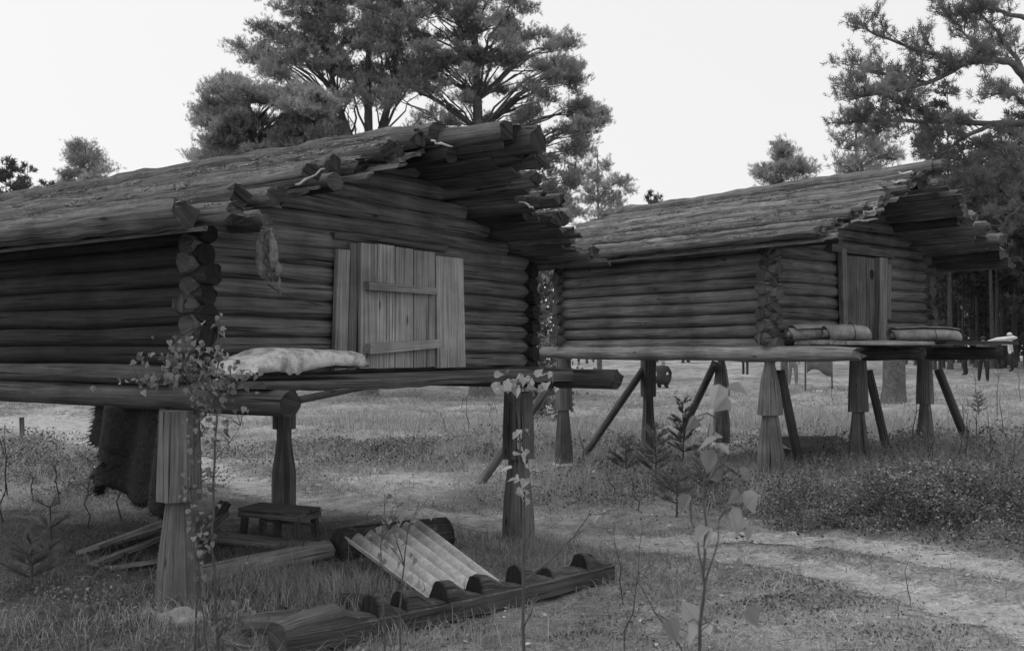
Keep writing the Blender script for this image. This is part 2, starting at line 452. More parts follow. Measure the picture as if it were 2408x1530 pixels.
def wobble(a, b, n, amp, sag=0.0):
    a, b = Vector(a), Vector(b); L = (b - a).length
    o = rnd.random() * 50; P = []
    for i in range(n + 1):
        t = i / n; p = a.lerp(b, t)
        p += Vector((mnoise.noise((o + t * L * .8, 0, 0)), mnoise.noise((o + t * L * .8, 7, 0)), mnoise.noise((o + t * L * .8, 0, 9)))) * amp
        p.z -= sag * 4 * t * (1 - t)
        P.append(p)
    return P
def inv(o, p):
    """world point to the local space of an unscaled empty"""
    d = Vector(p) - Vector(o.location); a = -o.rotation_euler.z
    return Vector((d.x * math.cos(a) - d.y * math.sin(a), d.x * math.sin(a) + d.y * math.cos(a), d.z))

# ------------------------------------------------------------------ ground, path
def make_ground():
    ys = np.concatenate([np.linspace(-6, 2.4, 22), 2.5 * (500 / 2.5) ** np.linspace(0, 1, 420)])
    ts = np.linspace(-1.5, 1.5, 460)
    Y, T = np.meshgrid(ys, ts, indexing='ij')
    X = T * (np.maximum(Y, -4) + 7)
    Z = gz(X, Y)
    ni, nj = X.shape
    me = bpy.data.meshes.new('ground')
    me.vertices.add(ni * nj); me.vertices.foreach_set('co', np.stack([X, Y, Z], -1).astype(np.float32).ravel())
    idx = np.arange(ni * nj).reshape(ni, nj)
    q = np.stack([idx[:-1, :-1], idx[:-1, 1:], idx[1:, 1:], idx[1:, :-1]], -1).reshape(-1, 4)
    me.loops.add(q.size); me.loops.foreach_set('vertex_index', q.astype(np.int32).ravel())
    me.polygons.add(len(q)); me.polygons.foreach_set('loop_start', np.arange(0, q.size, 4, dtype=np.int32))
    try: me.polygons.foreach_set('loop_total', np.full(len(q), 4, dtype=np.int32))
    except Exception: pass
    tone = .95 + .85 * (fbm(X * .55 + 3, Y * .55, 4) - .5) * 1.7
    tone = tone * (1 - .55 * left_shade_mask(X, Y))   # dark moss beside the near post, with vignetting and shade painted in
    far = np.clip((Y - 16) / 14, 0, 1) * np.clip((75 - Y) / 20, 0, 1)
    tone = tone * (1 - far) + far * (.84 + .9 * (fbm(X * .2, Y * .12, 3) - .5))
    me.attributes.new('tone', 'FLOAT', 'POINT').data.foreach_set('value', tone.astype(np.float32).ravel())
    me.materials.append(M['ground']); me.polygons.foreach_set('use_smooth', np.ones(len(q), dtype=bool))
    me.update(calc_edges=True)
    o = bpy.data.objects.new('ground', me); COL.objects.link(o)
    tag(o, kind='structure')
    # path: a thin sandy sheet lying just above the soil
    ys = 4.3 * (30 / 4.3) ** np.linspace(0, 1, 330); ts = np.linspace(-.75, .75, 420)
    Y, T = np.meshgrid(ys, ts, indexing='ij'); X = T * Y
    m = path_mask(X, Y); Z = gz(X, Y) + .016 * np.clip(m * 2.5, 0, 1) - .006
    keep = (m[:-1, :-1] + m[:-1, 1:] + m[1:, 1:] + m[1:, :-1]) > .02
    ni, nj = X.shape; idx = np.arange(ni * nj).reshape(ni, nj)
    q = np.stack([idx[:-1, :-1], idx[:-1, 1:], idx[1:, 1:], idx[1:, :-1]], -1)[keep]
    u, invx = np.unique(q, return_inverse=True)
    co = np.stack([X, Y, Z], -1).reshape(-1, 3)[u]
    q = invx.reshape(-1, 4)
    me = bpy.data.meshes.new('path')
    me.vertices.add(len(u)); me.vertices.foreach_set('co', co.astype(np.float32).ravel())
    me.loops.add(q.size); me.loops.foreach_set('vertex_index', q.astype(np.int32).ravel())
    me.polygons.add(len(q)); me.polygons.foreach_set('loop_start', np.arange(0, q.size, 4, dtype=np.int32))
    try: me.polygons.foreach_set('loop_total', np.full(len(q), 4, dtype=np.int32))
    except Exception: pass
    me.attributes.new('tone', 'FLOAT', 'POINT').data.foreach_set('value', m.reshape(-1)[u].astype(np.float32))
    me.materials.append(M['path']); me.polygons.foreach_set('use_smooth', np.ones(len(q), dtype=bool)); me.update(calc_edges=True)
    o = bpy.data.objects.new('path', me); COL.objects.link(o); tag(o, kind='structure')
make_ground()

# ------------------------------------------------------------------ storehouses
def post_mesh(root, x, y, H, prof, zb, tone=1.0, rot=0.0, aspect=1.0, lean=(0, 0)):
    """hewn post with a mouse guard: prof = [(height fraction, half width)]"""
    mb = MB(); rings = []
    dent = [rnd.uniform(.9, 1.08) for _ in range(8)]
    for (f, w) in prof:
        z = zb + f * (H - zb); ring = []
        for k in range(8):
            a = rot + (k + .5) / 8 * 2 * math.pi
            # squarish section with chamfers
            cx, cy = math.cos(a), math.sin(a); m = max(abs(math.cos(a - rot)), abs(math.sin(a - rot)))
            r = w / m * .92 * dent[k] * rnd.uniform(.985, 1.015)
            ring.append((x + cx * r + lean[0] * f, y + cy * r * aspect + lean[1] * f, z))
        rings.append(ring)
    mb.loft(rings, tone)
    return mb.build('post', M['post'], root)
def footing(root, x, y, z, r, mat='bark_pale'):
    mb = MB(); P = []
    for i in range(4):
        zz = (-.06, .05, .075, .08)[i]; rr = (1.12, 1.06, .95, .4)[i]
        P.append([Vector((x + math.cos(j / 12 * 6.283) * r * rr * rnd.uniform(.85, 1.15), y + math.sin(j / 12 * 6.283) * r * rr * rnd.uniform(.85, 1.15), z + zz + rnd.uniform(-.012, .012))) for j in range(12)])
    mb.loft(P, 1.0, True)
    return mb.build('footing', M[mat], root)
def gable_span(z, W, ru, rz, ez, eu0, eu1):
    """u range of the gable under the two slopes at height z"""
    if z <= ez: return 0.0, W
    t = (z - ez) / (rz - ez)
    return eu0 + (ru - eu0) * t, eu1 + (ru - eu1) * t
def log_walls(root, W, Lv, z0, dia, eave, ru, rz, mat, ext=.17, tones=(.75, 1.2), front_tone=1.0, side_tone=1.0, rz_in=.07):
    rows = int((eave - z0) / dia + .5)
    for side in ('front', 'left', 'rear', 'right'):
        mb = MB()
        k = 0
        while True:
            along_u = side in ('front', 'rear')
            z = z0 + (k + .5) * dia + (0 if along_u else -.5 * dia)
            if not along_u and k > rows: break
            if along_u and z > rz - rz_in: break
            r = dia * .53 * rnd.uniform(.93, 1.1)
            e0, e1 = ext * rnd.uniform(.65, 1.25), ext * rnd.uniform(.65, 1.25)
            if along_u:
                a, b = gable_span(z, W, ru, rz - rz_in, eave, -.02, W + .02)
                if z > eave: e0 = e1 = -.02
                y = 0 if side == 'front' else Lv
                p0, p1 = (a - e0, y, z), (b + e1, y, z)
                if b + e1 - (a - e0) < .25: break
            else:
                x = 0 if side == 'left' else W
                p0, p1 = (x, -e0, z), (x, Lv + e1, z)
            n = 26
            pts = wobble(p0, p1, n, .016)
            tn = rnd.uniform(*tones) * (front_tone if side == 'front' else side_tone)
            tp = rnd.choice((-1, 1)) * .07
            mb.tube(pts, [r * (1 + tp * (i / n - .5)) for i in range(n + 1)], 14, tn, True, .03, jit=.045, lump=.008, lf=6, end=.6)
            k += 1
        q0, q1 = z0 - .02, eave + .02      # moss packing in the joints
        if side in ('front', 'rear'): mb.box((W / 2, 0 if side == 'front' else Lv, (q0 + q1) / 2), (W / 2, 0, 0), (0, .012, 0), (0, 0, (q1 - q0) / 2), .35)
        else: mb.box((0 if side == 'left' else W, Lv / 2, (q0 + q1) / 2 - .03), (0, Lv / 2, 0), (.012, 0, 0), (0, 0, (q1 - q0) / 2 - .03), .35)
        mb.build('log_wall', mat, root)

def moss(cs, n, parent):
    """short tufts of moss and lichen on the upper side of roof courses"""
    P, N = [], []
    w = np.array([r for _, r in cs]); per = np.maximum((w / w.sum() * n).astype(int), 1)
    for (pp, r), m in zip(cs, per):
        A = np.array([tuple(p) for p in pp]); f = rng.random(m) * (len(A) - 1); i = np.minimum(f.astype(int), len(A) - 2)
        c = A[i] + (A[i + 1] - A[i]) * (f - i)[:, None]; a = rng.normal(0, .75, m)
        nn = np.stack([np.sin(a), rng.normal(0, .2, m), np.cos(a)], -1); P.append(c + nn * r * np.array([1, 1, .85]) * 1.0); N.append(nn)
    P, N = np.concatenate(P), np.concatenate(N)
    k = fbm(P[:, 1] * 2.2 + P[:, 0] * 7, P[:, 0] * 9 + P[:, 2] * 4, 4) > .47; P, N = P[k], N[k]; n = len(P)
    lie = (rng.random(n) < .62)[:, None]; along = np.stack([rng.normal(0, .10, n), rng.choice([-1.0, 1.0], n), rng.normal(0, .08, n)], -1) * rng.uniform(2.0, 6.0, (n, 1))
    d = np.where(lie, along + N * .12, unit(N + rng.normal(0, .7, (n, 3)))) * rng.uniform(.006, .022, (n, 1)); s_ = np.where(lie, unit(np.cross(d, N)), unit(np.cross(d, rng.normal(0, 1, (n, 3))))) * rng.uniform(.003, .008, (n, 1))
    soup('moss', np.stack([P - s_, P + s_, P + d], 1), M['moss'], rng.uniform(.35, 1.9, n), parent)
def unit(v): return v / np.maximum(np.linalg.norm(v, axis=-1, keepdims=True), 1e-9)
def make_left_storehouse():
    root = empty('log_storehouse', (-1.85, 5.89, 0), math.atan2(.82, .572))
    tag(root, 'large dark log storehouse with a plank door and pale canvas bundle on its ledge', 'storehouse', 'raised log storehouses')
    W, Lv, z0 = 3.43, 4.6, 1.34
    log_walls(root, W, Lv, z0, .119, 2.22, 1.72, 3.0, M['log_dark'], ext=.115, front_tone=1.05, side_tone=.24)  # side walls toned down: shade painted onto the same logs
    # sill beams running front to back, and one lower beam
    for (u, o, r, zc) in ((-.06, -.87, .077, 1.212), (3.12, -1.09, .082, 1.262)):
        mb = MB(); pts = wobble((u, o, zc), (u, 4.8, zc), 16, .012)
        mb.tube(pts, [.93 * r if i < 2 else r for i in range(17)], 14, 1.0, True, .05, jit=.07, lump=.012, end=.6)
        mb.build('sill_beam', M['beam'], root)
    mb = MB(); mb.tube(wobble((-.1, .05, 1.345), (-.1, 4.7, 1.335), 12, .01), .06, 12, .9, True, .02); mb.build('sill_beam', M['beam'], root)
    # ledge in front of the door
    mb = MB(); n = 40
    rings = []
    for i in range(n + 1):
        t = i / n; u = -.12 + t * 3.95
        h = .019 + .004 * math.sin(t * 9) + .026 * t + (.006 * rnd.random()); w = .1 + .01 * rnd.random()
        zc = 1.322 - h - .006 * math.sin(t * 7)
        rings.append([(u, -.62 - w, zc - h * .9), (u, -.62 + w, zc - h), (u, -.62 + w, zc + h), (u, -.62 - w * .8, zc + h * rnd.uniform(.85, 1.1)), (u, -.62 - w * 1.05, zc + h * .3)][::-1])
    mb.loft(rings, 1.0); mb.build('ledge_timber', M['beam'], root)
    for i, (v, w) in enumerate(((-.40, .10), (-.2, .085))):
        mb = MB(); mb.box((1.65, v, 1.30 + .004 * i), (1.85 - .07 * i, .01, .0), (0, w, 0), (0, 0, .024), 1.0, .012); mb.build('platform_board', M['plank_dark'], root)
    mb = MB(); a, b = inv(root, at(700, 940, 5.45)), inv(root, at(905, 899, 6.3)); mb.tube(wobble(a, b, 6, .006), .021, 8, .8, True); mb.build('pole', M['beam'], root)
    # posts
    flare = [(0, .145), (.12, .14), (.30, .125), (.46, .098), (.572, .082), (.573, .138), (.62, .137), (.8, .13), (1, .122)]
    waist = [(0, .135), (.28, .135), (.34, .132), (.56, .085), (.66, .082), (.661, .13), (.8, .13), (1, .128)]
    for (u, v, pr, H) in ((-.12, 0, flare, 1.145), (3.03, -.2, flare, 1.145), (3.13, 2.70, waist, 1.145), (-.12, 2.7, waist, 1.145)):
        w = root.location + Vector((u * .572 - v * .82, u * .82 + v * .572, 0)); zb = gz1(w.x, w.y) - .06
        post_mesh(root, u, v, H, pr, zb, rnd.uniform(.9, 1.1), rot=rnd.uniform(-.15, .15))
        footing(root, u + .02, v - .0, zb + .03, .115 if v < 1 else .15, 'stone' if v < 1 else 'bark_pale')
    # door
    ju = -.085
    def board(u0, u1, zb, zt, y, th, tone=1.0, name='door_jamb', mat='plank', par=root, skew=0.0):
        mb = MB(); mb.box(((u0 + u1) / 2, y, (zb + zt) / 2), (skew, 0, (zt - zb) / 2), ((u1 - u0) / 2, 0, 0), (0, th / 2, 0), tone, .004); return mb.build(name, M[mat], par)
    board(1.03, 1.14, 1.36, 2.17, ju - .01, .035, .72, skew=.012)
    board(1.155, 1.235, 1.36, 2.22, ju + .01, .05, .42, skew=.01)
    mb = MB()
    for (u0, u1, zt, tn) in ((1.235, 1.395, 2.225, .85), (1.4, 1.585, 2.232, 1.12), (1.59, 1.785, 2.228, .92), (1.79, 2.03, 2.222, .8)):
        mb.box(((u0 + u1) / 2, ju - .03 - rnd.uniform(0, .006), (1.365 + zt) / 2), (0, 0, (zt - 1.365) / 2), ((u1 - u0) / 2 - .002, 0, 0), (0, .016, 0), tn, .003)
    door = mb.build('door', M['plank'], root)
    mb = MB(); mb.box((1.64, ju - .072, 1.93), (.37, 0, -.003), (0, .022, .002), (0, 0, .026), .8, .004); mb.build('batten', M['plank'], door)
    mb = MB(); mb.box((1.665, ju - .074, 1.520), (.385, 0, .020), (0, .024, 0), (0, 0, .033), .85, .004); mb.build('batten', M['plank'], door)
    b = board(2.06, 2.40, 1.36, 2.2, ju - .03, .03, 1.0, name='leaning_board', skew=-.01)
    mb = MB(); mb.box((1.62, ju + .01, 2.262), (.6, 0, .006), (0, .03, 0), (0, 0, .022), .6, .005); mb.build('lintel', M['log_dark'], root)
    # ---- roof: courses of split logs running front to back
    ru, rz = 1.72, 2.985
    def slope(name, e_u, e_z, ncourse, over, thick, back=5.7, nm=60000):
        sl = MB(); cs = []
        for i in range(ncourse):
            t = i / (ncourse - 1)
            u = e_u + (ru - e_u) * t; z = e_z + (rz - e_z) * t + .02
            o = over(t) ; r = thick * rnd.uniform(.88, 1.15) * (1.12 if i == 0 else 1)
            z += .034 * (1 if i % 2 == 0 else -1) + rnd.uniform(-.012, .012)
            p0, p1 = (u, -o, z), (u, back + rnd.uniform(-.1, .1), z + rnd.uniform(-.012, .012))
            pp = wobble(p0, p1, 44, .016); cs.append((pp, r))
            sl.tube(pp, [r * rnd.uniform(.95, 1.06) for _ in range(45)], 13, rnd.uniform(.6, 1.3), True, .07, squash=1.0, jit=.14, lump=.02, lf=9, end=.4)
        # under-layer of thin boards showing at the front
        nb = ncourse * 2
        for i in range(nb):
            t = (i + .5) / nb; u = e_u + (ru - e_u) * t; z = e_z + (rz - e_z) * t - .055
            o = over(t) - rnd.uniform(-.10, .22); dz = (rz - e_z) / (ru - e_u)
            w = abs(ru - e_u) / nb * .48
            sl.box((u, (back - .1 - o) / 2, z + rnd.uniform(-.01, .01)), (0, (back - .1 + o) / 2, 0), (w, 0, w * dz), (0, 0, .014), rnd.uniform(.6, 1.1), .012)
        o_ = sl.build(name, M['roof_log'], root); moss(cs, nm, o_); return o_
    # purlin-like eave log and wall plates
    rl = slope('roof_slope', -.30, 2.20, 12, lambda t: .30 + .18 * t + rnd.uniform(-.12, .14) if t > .05 else .27, .066)
    rr = slope('roof_slope', 3.62, 2.27, 14, lambda t: .56 + .42 * t + rnd.uniform(-.16, .11), .06)
    mb = MB(); mb.tube(wobble((1.97, -1.12, 2.945), (1.93, 1.2, 2.96), 20, .015), [.1] * 21, 12, .8, True, .05, jit=.08, lump=.025, end=.45); mb.build('ridge_log', M['roof_log'], root)
    mb = MB(); mb.tube(wobble((1.66, -.46, 3.03), (1.70, 5.7, 3.03), 40, .02), .085, 10, .9, True, .06, jit=.12, lump=.03, end=.45); mb.build('ridge_log', M['roof_log'], root)
    for (u, z, o) in ((.62, 2.52, .5), (2.72, 2.56, .5), (1.70, 2.86, .55)):
        mb = MB(); mb.tube(wobble((u, -o, z), (u, 4.8, z), 8, .01), .06, 10, .8, True, .03); mb.build('purlin', M['beam'], root)
    mb = MB(); mb.tube(wobble((.2, -.36, 2.24), (.2, -.02, 2.25), 3, .01), .055, 10, .8, True, .03); mb.build('purlin', M['beam'], root)
    # pale bark strips caught in the roof
    def strip(pa, pb, w, tone, par):
        a, b = inv(root, pa), inv(root, pb); mb = MB(); P = []
        for i in range(7):
            t = i / 6; p = a.lerp(b, t); q = w * (1 - .6 * abs(t - .5) * 2) * rnd.uniform(.3, .9) * .8; p = p + Vector((rnd.gauss(0, .006), rnd.gauss(0, .006), rnd.gauss(0, .006)))
            P.append([p + Vector((0, 0, q)), p + Vector((0, -.01, 0)), p - Vector((0, 0, q))])
        mb.grid(P, tone); s_ = mb.build('bark_strip', M['bark_pale' if tone > .8 else 'bark'], par)
        md = s_.modifiers.new('thick', 'SOLIDIFY'); md.thickness = .004
    strip(at(690, 438, 5.75), at(762, 396, 5.95), .012, .62, rl)
    strip(at(1012, 333, 6.4), at(1058, 346, 6.4), .012, 1.0, rr)
    strip(at(1223, 474, 7.0), at(1256, 492, 7.0), .011, .85, rr)
    return root
def make_right_storehouse():
    root = empty('log_storehouse', (2.70, 10.5, 0), math.atan2(.635, .772))
    tag(root, 'smaller grey log storehouse on carved posts with birch bark rolls lying before its narrow door', 'storehouse', 'raised log storehouses')
    W, Lv, z0 = 3.2, 3.2, 1.55
    U, Vv = Vector((.772, .635, 0)), Vector((-.635, .772, 0))
    def wp(u, v): return root.location + U * u + Vv * v
    log_walls(root, W, Lv, z0, .131, 2.60, 1.6, 3.40, M['log_grey'], ext=.115, front_tone=.8, side_tone=.95)
    for (u, o, r, mat) in ((-.03, 1.07, .084, 'sill'), (1.6, .82, .08, 'beam'), (3.2, .98, .08, 'beam')):
        mb = MB(); mb.tube(wobble((u, -o, 1.45), (u, 3.6, 1.45), 16, .012), [r * .8, r * .93] + [r] * 15, 12, 1.0 if mat == 'sill' else .9, True, .10, jit=.06, lump=.012, end=.5); mb.build('sill_beam', M[mat], root)
    for i, (v, w, a, b, tn) in enumerate(((-.72, .10, .12, 3.55, 1.0), (-.5, .09, .1, 3.3, .8), (-.29, .09, .15, 3.2, .9), (-.86, .07, 1.9, 3.75, .5))):
        mb = MB(); mb.box(((a + b) / 2, v, 1.560 + .008 * (i % 2)), ((b - a) / 2, rnd.uniform(-.03, .03), 0), (0, w, 0), (0, 0, .02), tn, .01); mb.build('platform_board', M['plank'] if tn > .6 else M['beam'], root)
    # posts
    spade = [(0, .138), (.12, .137), (.30, .138), (.48, .105), (.585, .082), (.586, .135), (.70, .122), (.85, .095), (.97, .055), (1, .05)]
    plain = [(0, .125), (.2, .12), (.45, .085), (.545, .07), (.546, .118), (.7, .112), (1, .095)]
    block = [(0, .11), (.25, .105), (.5, .08), (.62, .075), (.621, .115), (.8, .115), (1, .108)]
    for (u, v, pr, rt) in ((0, 0, spade, .35), (1.6, -.05, plain, .1), (3.2, 0, plain, -.2), (0, 3.2, plain, .1), (1.6, 3.2, block, 0), (3.2, 3.2, spade, .3)):
        w = wp(u, v); zb = gz1(w.x, w.y) - .05
        post_mesh(root, u, v, 1.375, pr, zb, rnd.uniform(.8, 1.05) if u or v else 1.2, rot=rt)
        footing(root, u, v, zb + .04, .14, 'bark_pale' if (u, v) != (1.6, -.05) else 'stone')
    # braces
    def brace(ax, ay, ad, bx, by, r, tone):
        a = inv(root, at(ax, ay, ad)); b = inv(root, G(bx, by)); b.z -= .08
        mb = MB(); mb.tube(wobble(a, b, 6, .012), r, 9, tone, True, .03, jit=.06); mb.build('brace', M['post'], root)
    brace(1300, 895, 13.2, 1118, 1136, .055, .8)
    brace(1518, 860, 14.0, 1352, 1086, .05, .75)
    brace(1680, 855, 14.9, 1590, 1030, .055, .6)
    brace(1832, 872, 10.9, 1890, 1122, .052, .5)
    brace(2040, 872, 12.0, 2096, 1086, .05, .5)
    brace(2205, 866, 13.0, 2286, 1056, .055, .5)
    # door, jambs
    ju = -.09
    def board(u0, u1, zb, zt, y, th, tone, name, mat='plank_dark', par=root, skew=0.0):
        mb = MB(); mb.box(((u0 + u1) / 2, y, (zb + zt) / 2), (skew, 0, (zt - zb) / 2), ((u1 - u0) / 2, 0, 0), (0, th / 2, 0), tone, .004); return mb.build(name, M[mat], par)
    board(1.17, 1.26, 1.57, 2.62, ju - .02, .06, 1.15, 'door_jamb', skew=-.015)
    mb = MB()
    for (u0, u1, tn) in ((1.265, 1.47, .8), (1.475, 1.68, 1.0), (1.685, 1.86, .75)):
        mb.box(((u0 + u1) / 2, ju - .01, 2.06), (0, 0, .49), ((u1 - u0) / 2 - .002, 0, 0), (0, .015, 0), tn, .003)
    door = mb.build('door', M['plank_dark'], root)
    mb = MB(); P = []
    for yy in (ju - .03, ju + .0):
        P.append([(1.80 + .045 * math.cos(k / 10 * 6.283), yy, 2.36 + .06 * math.sin(k / 10 * 6.283)) for k in range(10)])
    mb.loft(P, .25); mb.build('lock_hole', M['beam'], door)
    board(1.90, 2.08, 1.57, 2.56, ju - .025, .07, 1.35, 'door_jamb', skew=.012)
    board(2.1, 2.24, 1.85, 2.5, ju - .0, .03, 1.1, 'door_jamb', skew=.01)
    mb = MB(); mb.box((1.62, ju - .0, 2.63), (.65, 0, 0), (0, .05, 0), (0, 0, .05), .7, .006); mb.build('lintel', M['log_grey'], root)
    # roof
    ru, rz = 1.6, 3.42
    def slope(e_u, e_z, n, over, thick, tones, back=4.0, nm=60000):
        sl = MB(); cs = []
        for i in range(n):
            t = i / (n - 1); u = e_u + (ru - e_u) * t; z = e_z + (rz - e_z) * t + .015
            r = thick * rnd.uniform(.85, 1.18); z += .018 * (1 if i % 2 == 0 else -1) + rnd.uniform(-.01, .01)
            p0, p1 = (u, -over(t), z + rnd.uniform(-.012, .012)), (u, back + rnd.uniform(-.22, .12), z + rnd.uniform(-.015, .01))
            pp = wobble(p0, p1, 40, .010); cs.append((pp, r)); sl.tube(pp, [r * rnd.uniform(.92, 1.08) for _ in range(41)], 11, rnd.uniform(*tones), True, .07, squash=1.0, jit=.14, lump=.016, lf=10, end=.5)
        nb = n * 2
        for i in range(nb):
            t = (i + .5) / nb; u = e_u + (ru - e_u) * t; z = e_z + (rz - e_z) * t - .05; dz = (rz - e_z) / (ru - e_u)
            o = over(t) + rnd.uniform(-.16, .06); w = abs(ru - e_u) / nb * .5
            sl.box((u, (back - .15 - o) / 2, z + rnd.uniform(-.015, .012)), (rnd.uniform(-.02, .02), (back - .15 + o) / 2, 0), (w, 0, w * dz), (0, 0, .013), rnd.uniform(.6, 1.2), .012)
        o_ = sl.build('roof_slope', M['roof_split'], root); moss(cs, nm, o_); return o_
    rl = slope(-.36, 2.585, 17, lambda t: .92 + rnd.uniform(-.10, .08), .048, (.6, 1.4))
    rr = slope(3.55, 2.55, 13, lambda t: .95 + .05 * (1 - t) + rnd.uniform(-.15, .13), .075, (.7, 1.2))
    mb = MB(); mb.tube(wobble((1.58, -.98, 3.465), (1.6, 4.0, 3.465), 40, .02), .075, 9, 1.0, True, .08, jit=.15, lump=.03); mb.build('ridge_log', M['roof_split'], root)
    for (u, z, o) in ((.0, 2.60, .85), (3.2, 2.60, .95), (1.6, 3.30, .8), (.8, 2.95, .8), (2.4, 2.95, .85)):
        mb = MB(); mb.tube(wobble((u, -o, z), (u, 3.8, z), 8, .01), .06, 10, .8, True, .04); mb.build('purlin', M['beam'], root)
    mb = MB(); mb.box((3.36, 1.3, 2.53), (0, 2.3, 0), (.09, 0, 0), (0, 0, .055), .8, .02); mb.build('eave_board', M['beam'], root)
    def strip(pa, pb, w, tone):
        a, b = inv(root, pa), inv(root, pb); mb = MB(); P = []
        for i in range(6):
            t = i / 5; p = a.lerp(b, t) + Vector((rnd.gauss(0, .01), rnd.gauss(0, .01), rnd.gauss(0, .012))); q = w * rnd.uniform(.2, .9)
            P.append([p + Vector((0, 0, q)), p + Vector((.005, -.01, 0)), p - Vector((0, 0, q))])
        mb.grid(P, tone); s_ = mb.build('bark_strip', M['bark_pale' if tone > .6 else 'bark'], rl)
        md = s_.modifiers.new('thick', 'SOLIDIFY'); md.thickness = .005
    strip(at(2108, 409, 10.0), at(2146, 404, 10.1), .02, .95)
    strip(at(2096, 430, 10.0), at(2130, 424, 10.0), .015, .7)
    strip(at(2030, 505, 9.7), at(2062, 486, 9.8), .014, .45)
    strip(at(2000, 522, 9.6), at(2062, 514, 9.7), .012, .4)
    return root
LEFT = make_left_storehouse()
RIGHT = make_right_storehouse()

# ------------------------------------------------------------------ things on and around the storehouses
def canvas_bundle():
    root = empty('canvas_bundle', at(690, 870, 5.8), LEFT.rotation_euler.z)
    tag(root, 'pale stained canvas sheet folded into an arched bundle on the ledge of the large storehouse', 'bundle')
    o = LEFT.rotation_euler.z
    def toL(u, v, z):
        w = LEFT.location + Vector((u * .572 - v * .82, u * .82 + v * .572, z)); return inv(root, w)
    mb = MB(); P = []
    n, m = 60, 30
    for i in range(n + 1):
        s = i / n; u = -.13 + s * .88
        top = 1.385 + .12 * min(1, (s / .3)) ** .6 if s < .3 else 1.51 - .022 * max(0, (s - .45) / .55) ** 1.2
        if s < .04: top -= .03
        low = 1.372 + (.0 if s < .42 else .03 * math.sin(min(1, (s - .42) / .5) * math.pi * .75))
        if .28 < s < .41: low -= .018 * abs(math.sin((s - .28) / .13 * math.pi * 2))
        row = []
        for j in range(m + 1):
            q = j / m; a = q * math.pi
            v = -.43 - .2 * math.copysign(abs(math.cos(a)) ** .55, math.cos(a))
            hh = abs(math.sin(a)) ** .55 * (.93 + .07 * q * 1.2)
            z = low + (top - low) * hh
            w = .004 * mnoise.noise((u * 9, v * 12, z * 8)) + .010 * (abs(mnoise.noise((u * 14 + z * 9, v * 9, z * 6))) - .2) + .002 * mnoise.noise((u * 30, v * 34, z * 24))
            row.append(toL(u, v - w, z + w))
        P.append(row)
    mb.grid(P)
    # right end flap
    flap = [[P[n][j], P[n][j] * .35 + P[n][m // 2] * .35 + toL(.765, -.43, 1.42) * .3] for j in range(m + 1)]
    mb.grid(flap)
    c = mb.build('canvas_sheet', M['canvas'], root); md = c.modifiers.new('thick', 'SOLIDIFY'); md.thickness = .008
    mb = MB()
    for (u, v, z, L) in ((.62, -.5, 1.392, .26), (.6, -.38, 1.388, .28)):
        mb.box(toL(u, v, z), (L, .01, 0), (0, .05, 0), (0, 0, .008), .7, .004)
    mb.build('slat', M['plank_dark'], root)
canvas_bundle()

def bark_roll(x, y, d, length, ax, hgt, dep, turns, seed, label, tone=1.0):
    rr = random.Random(seed)
    c = at(x, y, d); o = empty('bark_roll', c, ax)
    tag(o, label, 'bark roll', 'birch bark rolls on the small storehouse')
    mb = MB(); P = []
    n, m = 14, 56
    for i in range(n + 1):
        s = i / n; xx = (s - .5) * length; row = []
        tap = 1 - .18 * max(0, (s - .75) / .25) ** 2
        for j in range(m + 1):
            q = j / m; a = q * turns * 2 * math.pi + .8
            r = .22 + .78 * q
            row.append(Vector((xx + .02 * math.sin(a * 1.3) * (1 if i in (0, n) else 0) - .05 * (1 - q) * (i == 0), math.cos(a) * dep * .5 * r * tap,
                               math.sin(a) * hgt * .5 * r * tap + .006 * mnoise.noise((s * 6, q * 9, seed)) + .012 * math.sin(s * 3.1))))
        P.append(row)
    mb.grid(P, tone); b = mb.build('bark_sheet', M['bark'], o); md = b.modifiers.new('thick', 'SOLIDIFY'); md.thickness = .009
    mb = MB(); xs = length * .08
    mb.tube([Vector((xs + .015 * math.sin(k * .7), math.cos(k / 16 * 6.283) * dep * .515, math.sin(k / 16 * 6.283) * hgt * .53 + .01)) for k in range(17)], .004, 5, 1, False); mb.build('tie_cord', M['rope'], o)
bark_roll(1915, 784, 10.45, .52, .12, .175, .24, 2.3, 1, 'folded birch bark roll with curled open end, left of the overlapping pair', .95)
bark_roll(1990, 782, 10.35, .46, .18, .18, .25, 1.8, 2, 'smooth wide birch bark roll overlapping another roll beside the door of the small storehouse', 1.05)
bark_roll(2176, 788, 11.2, .76, .10, .165, .26, 2.2, 3, 'long flattened birch bark roll lying alone right of the door of the small storehouse', .95)

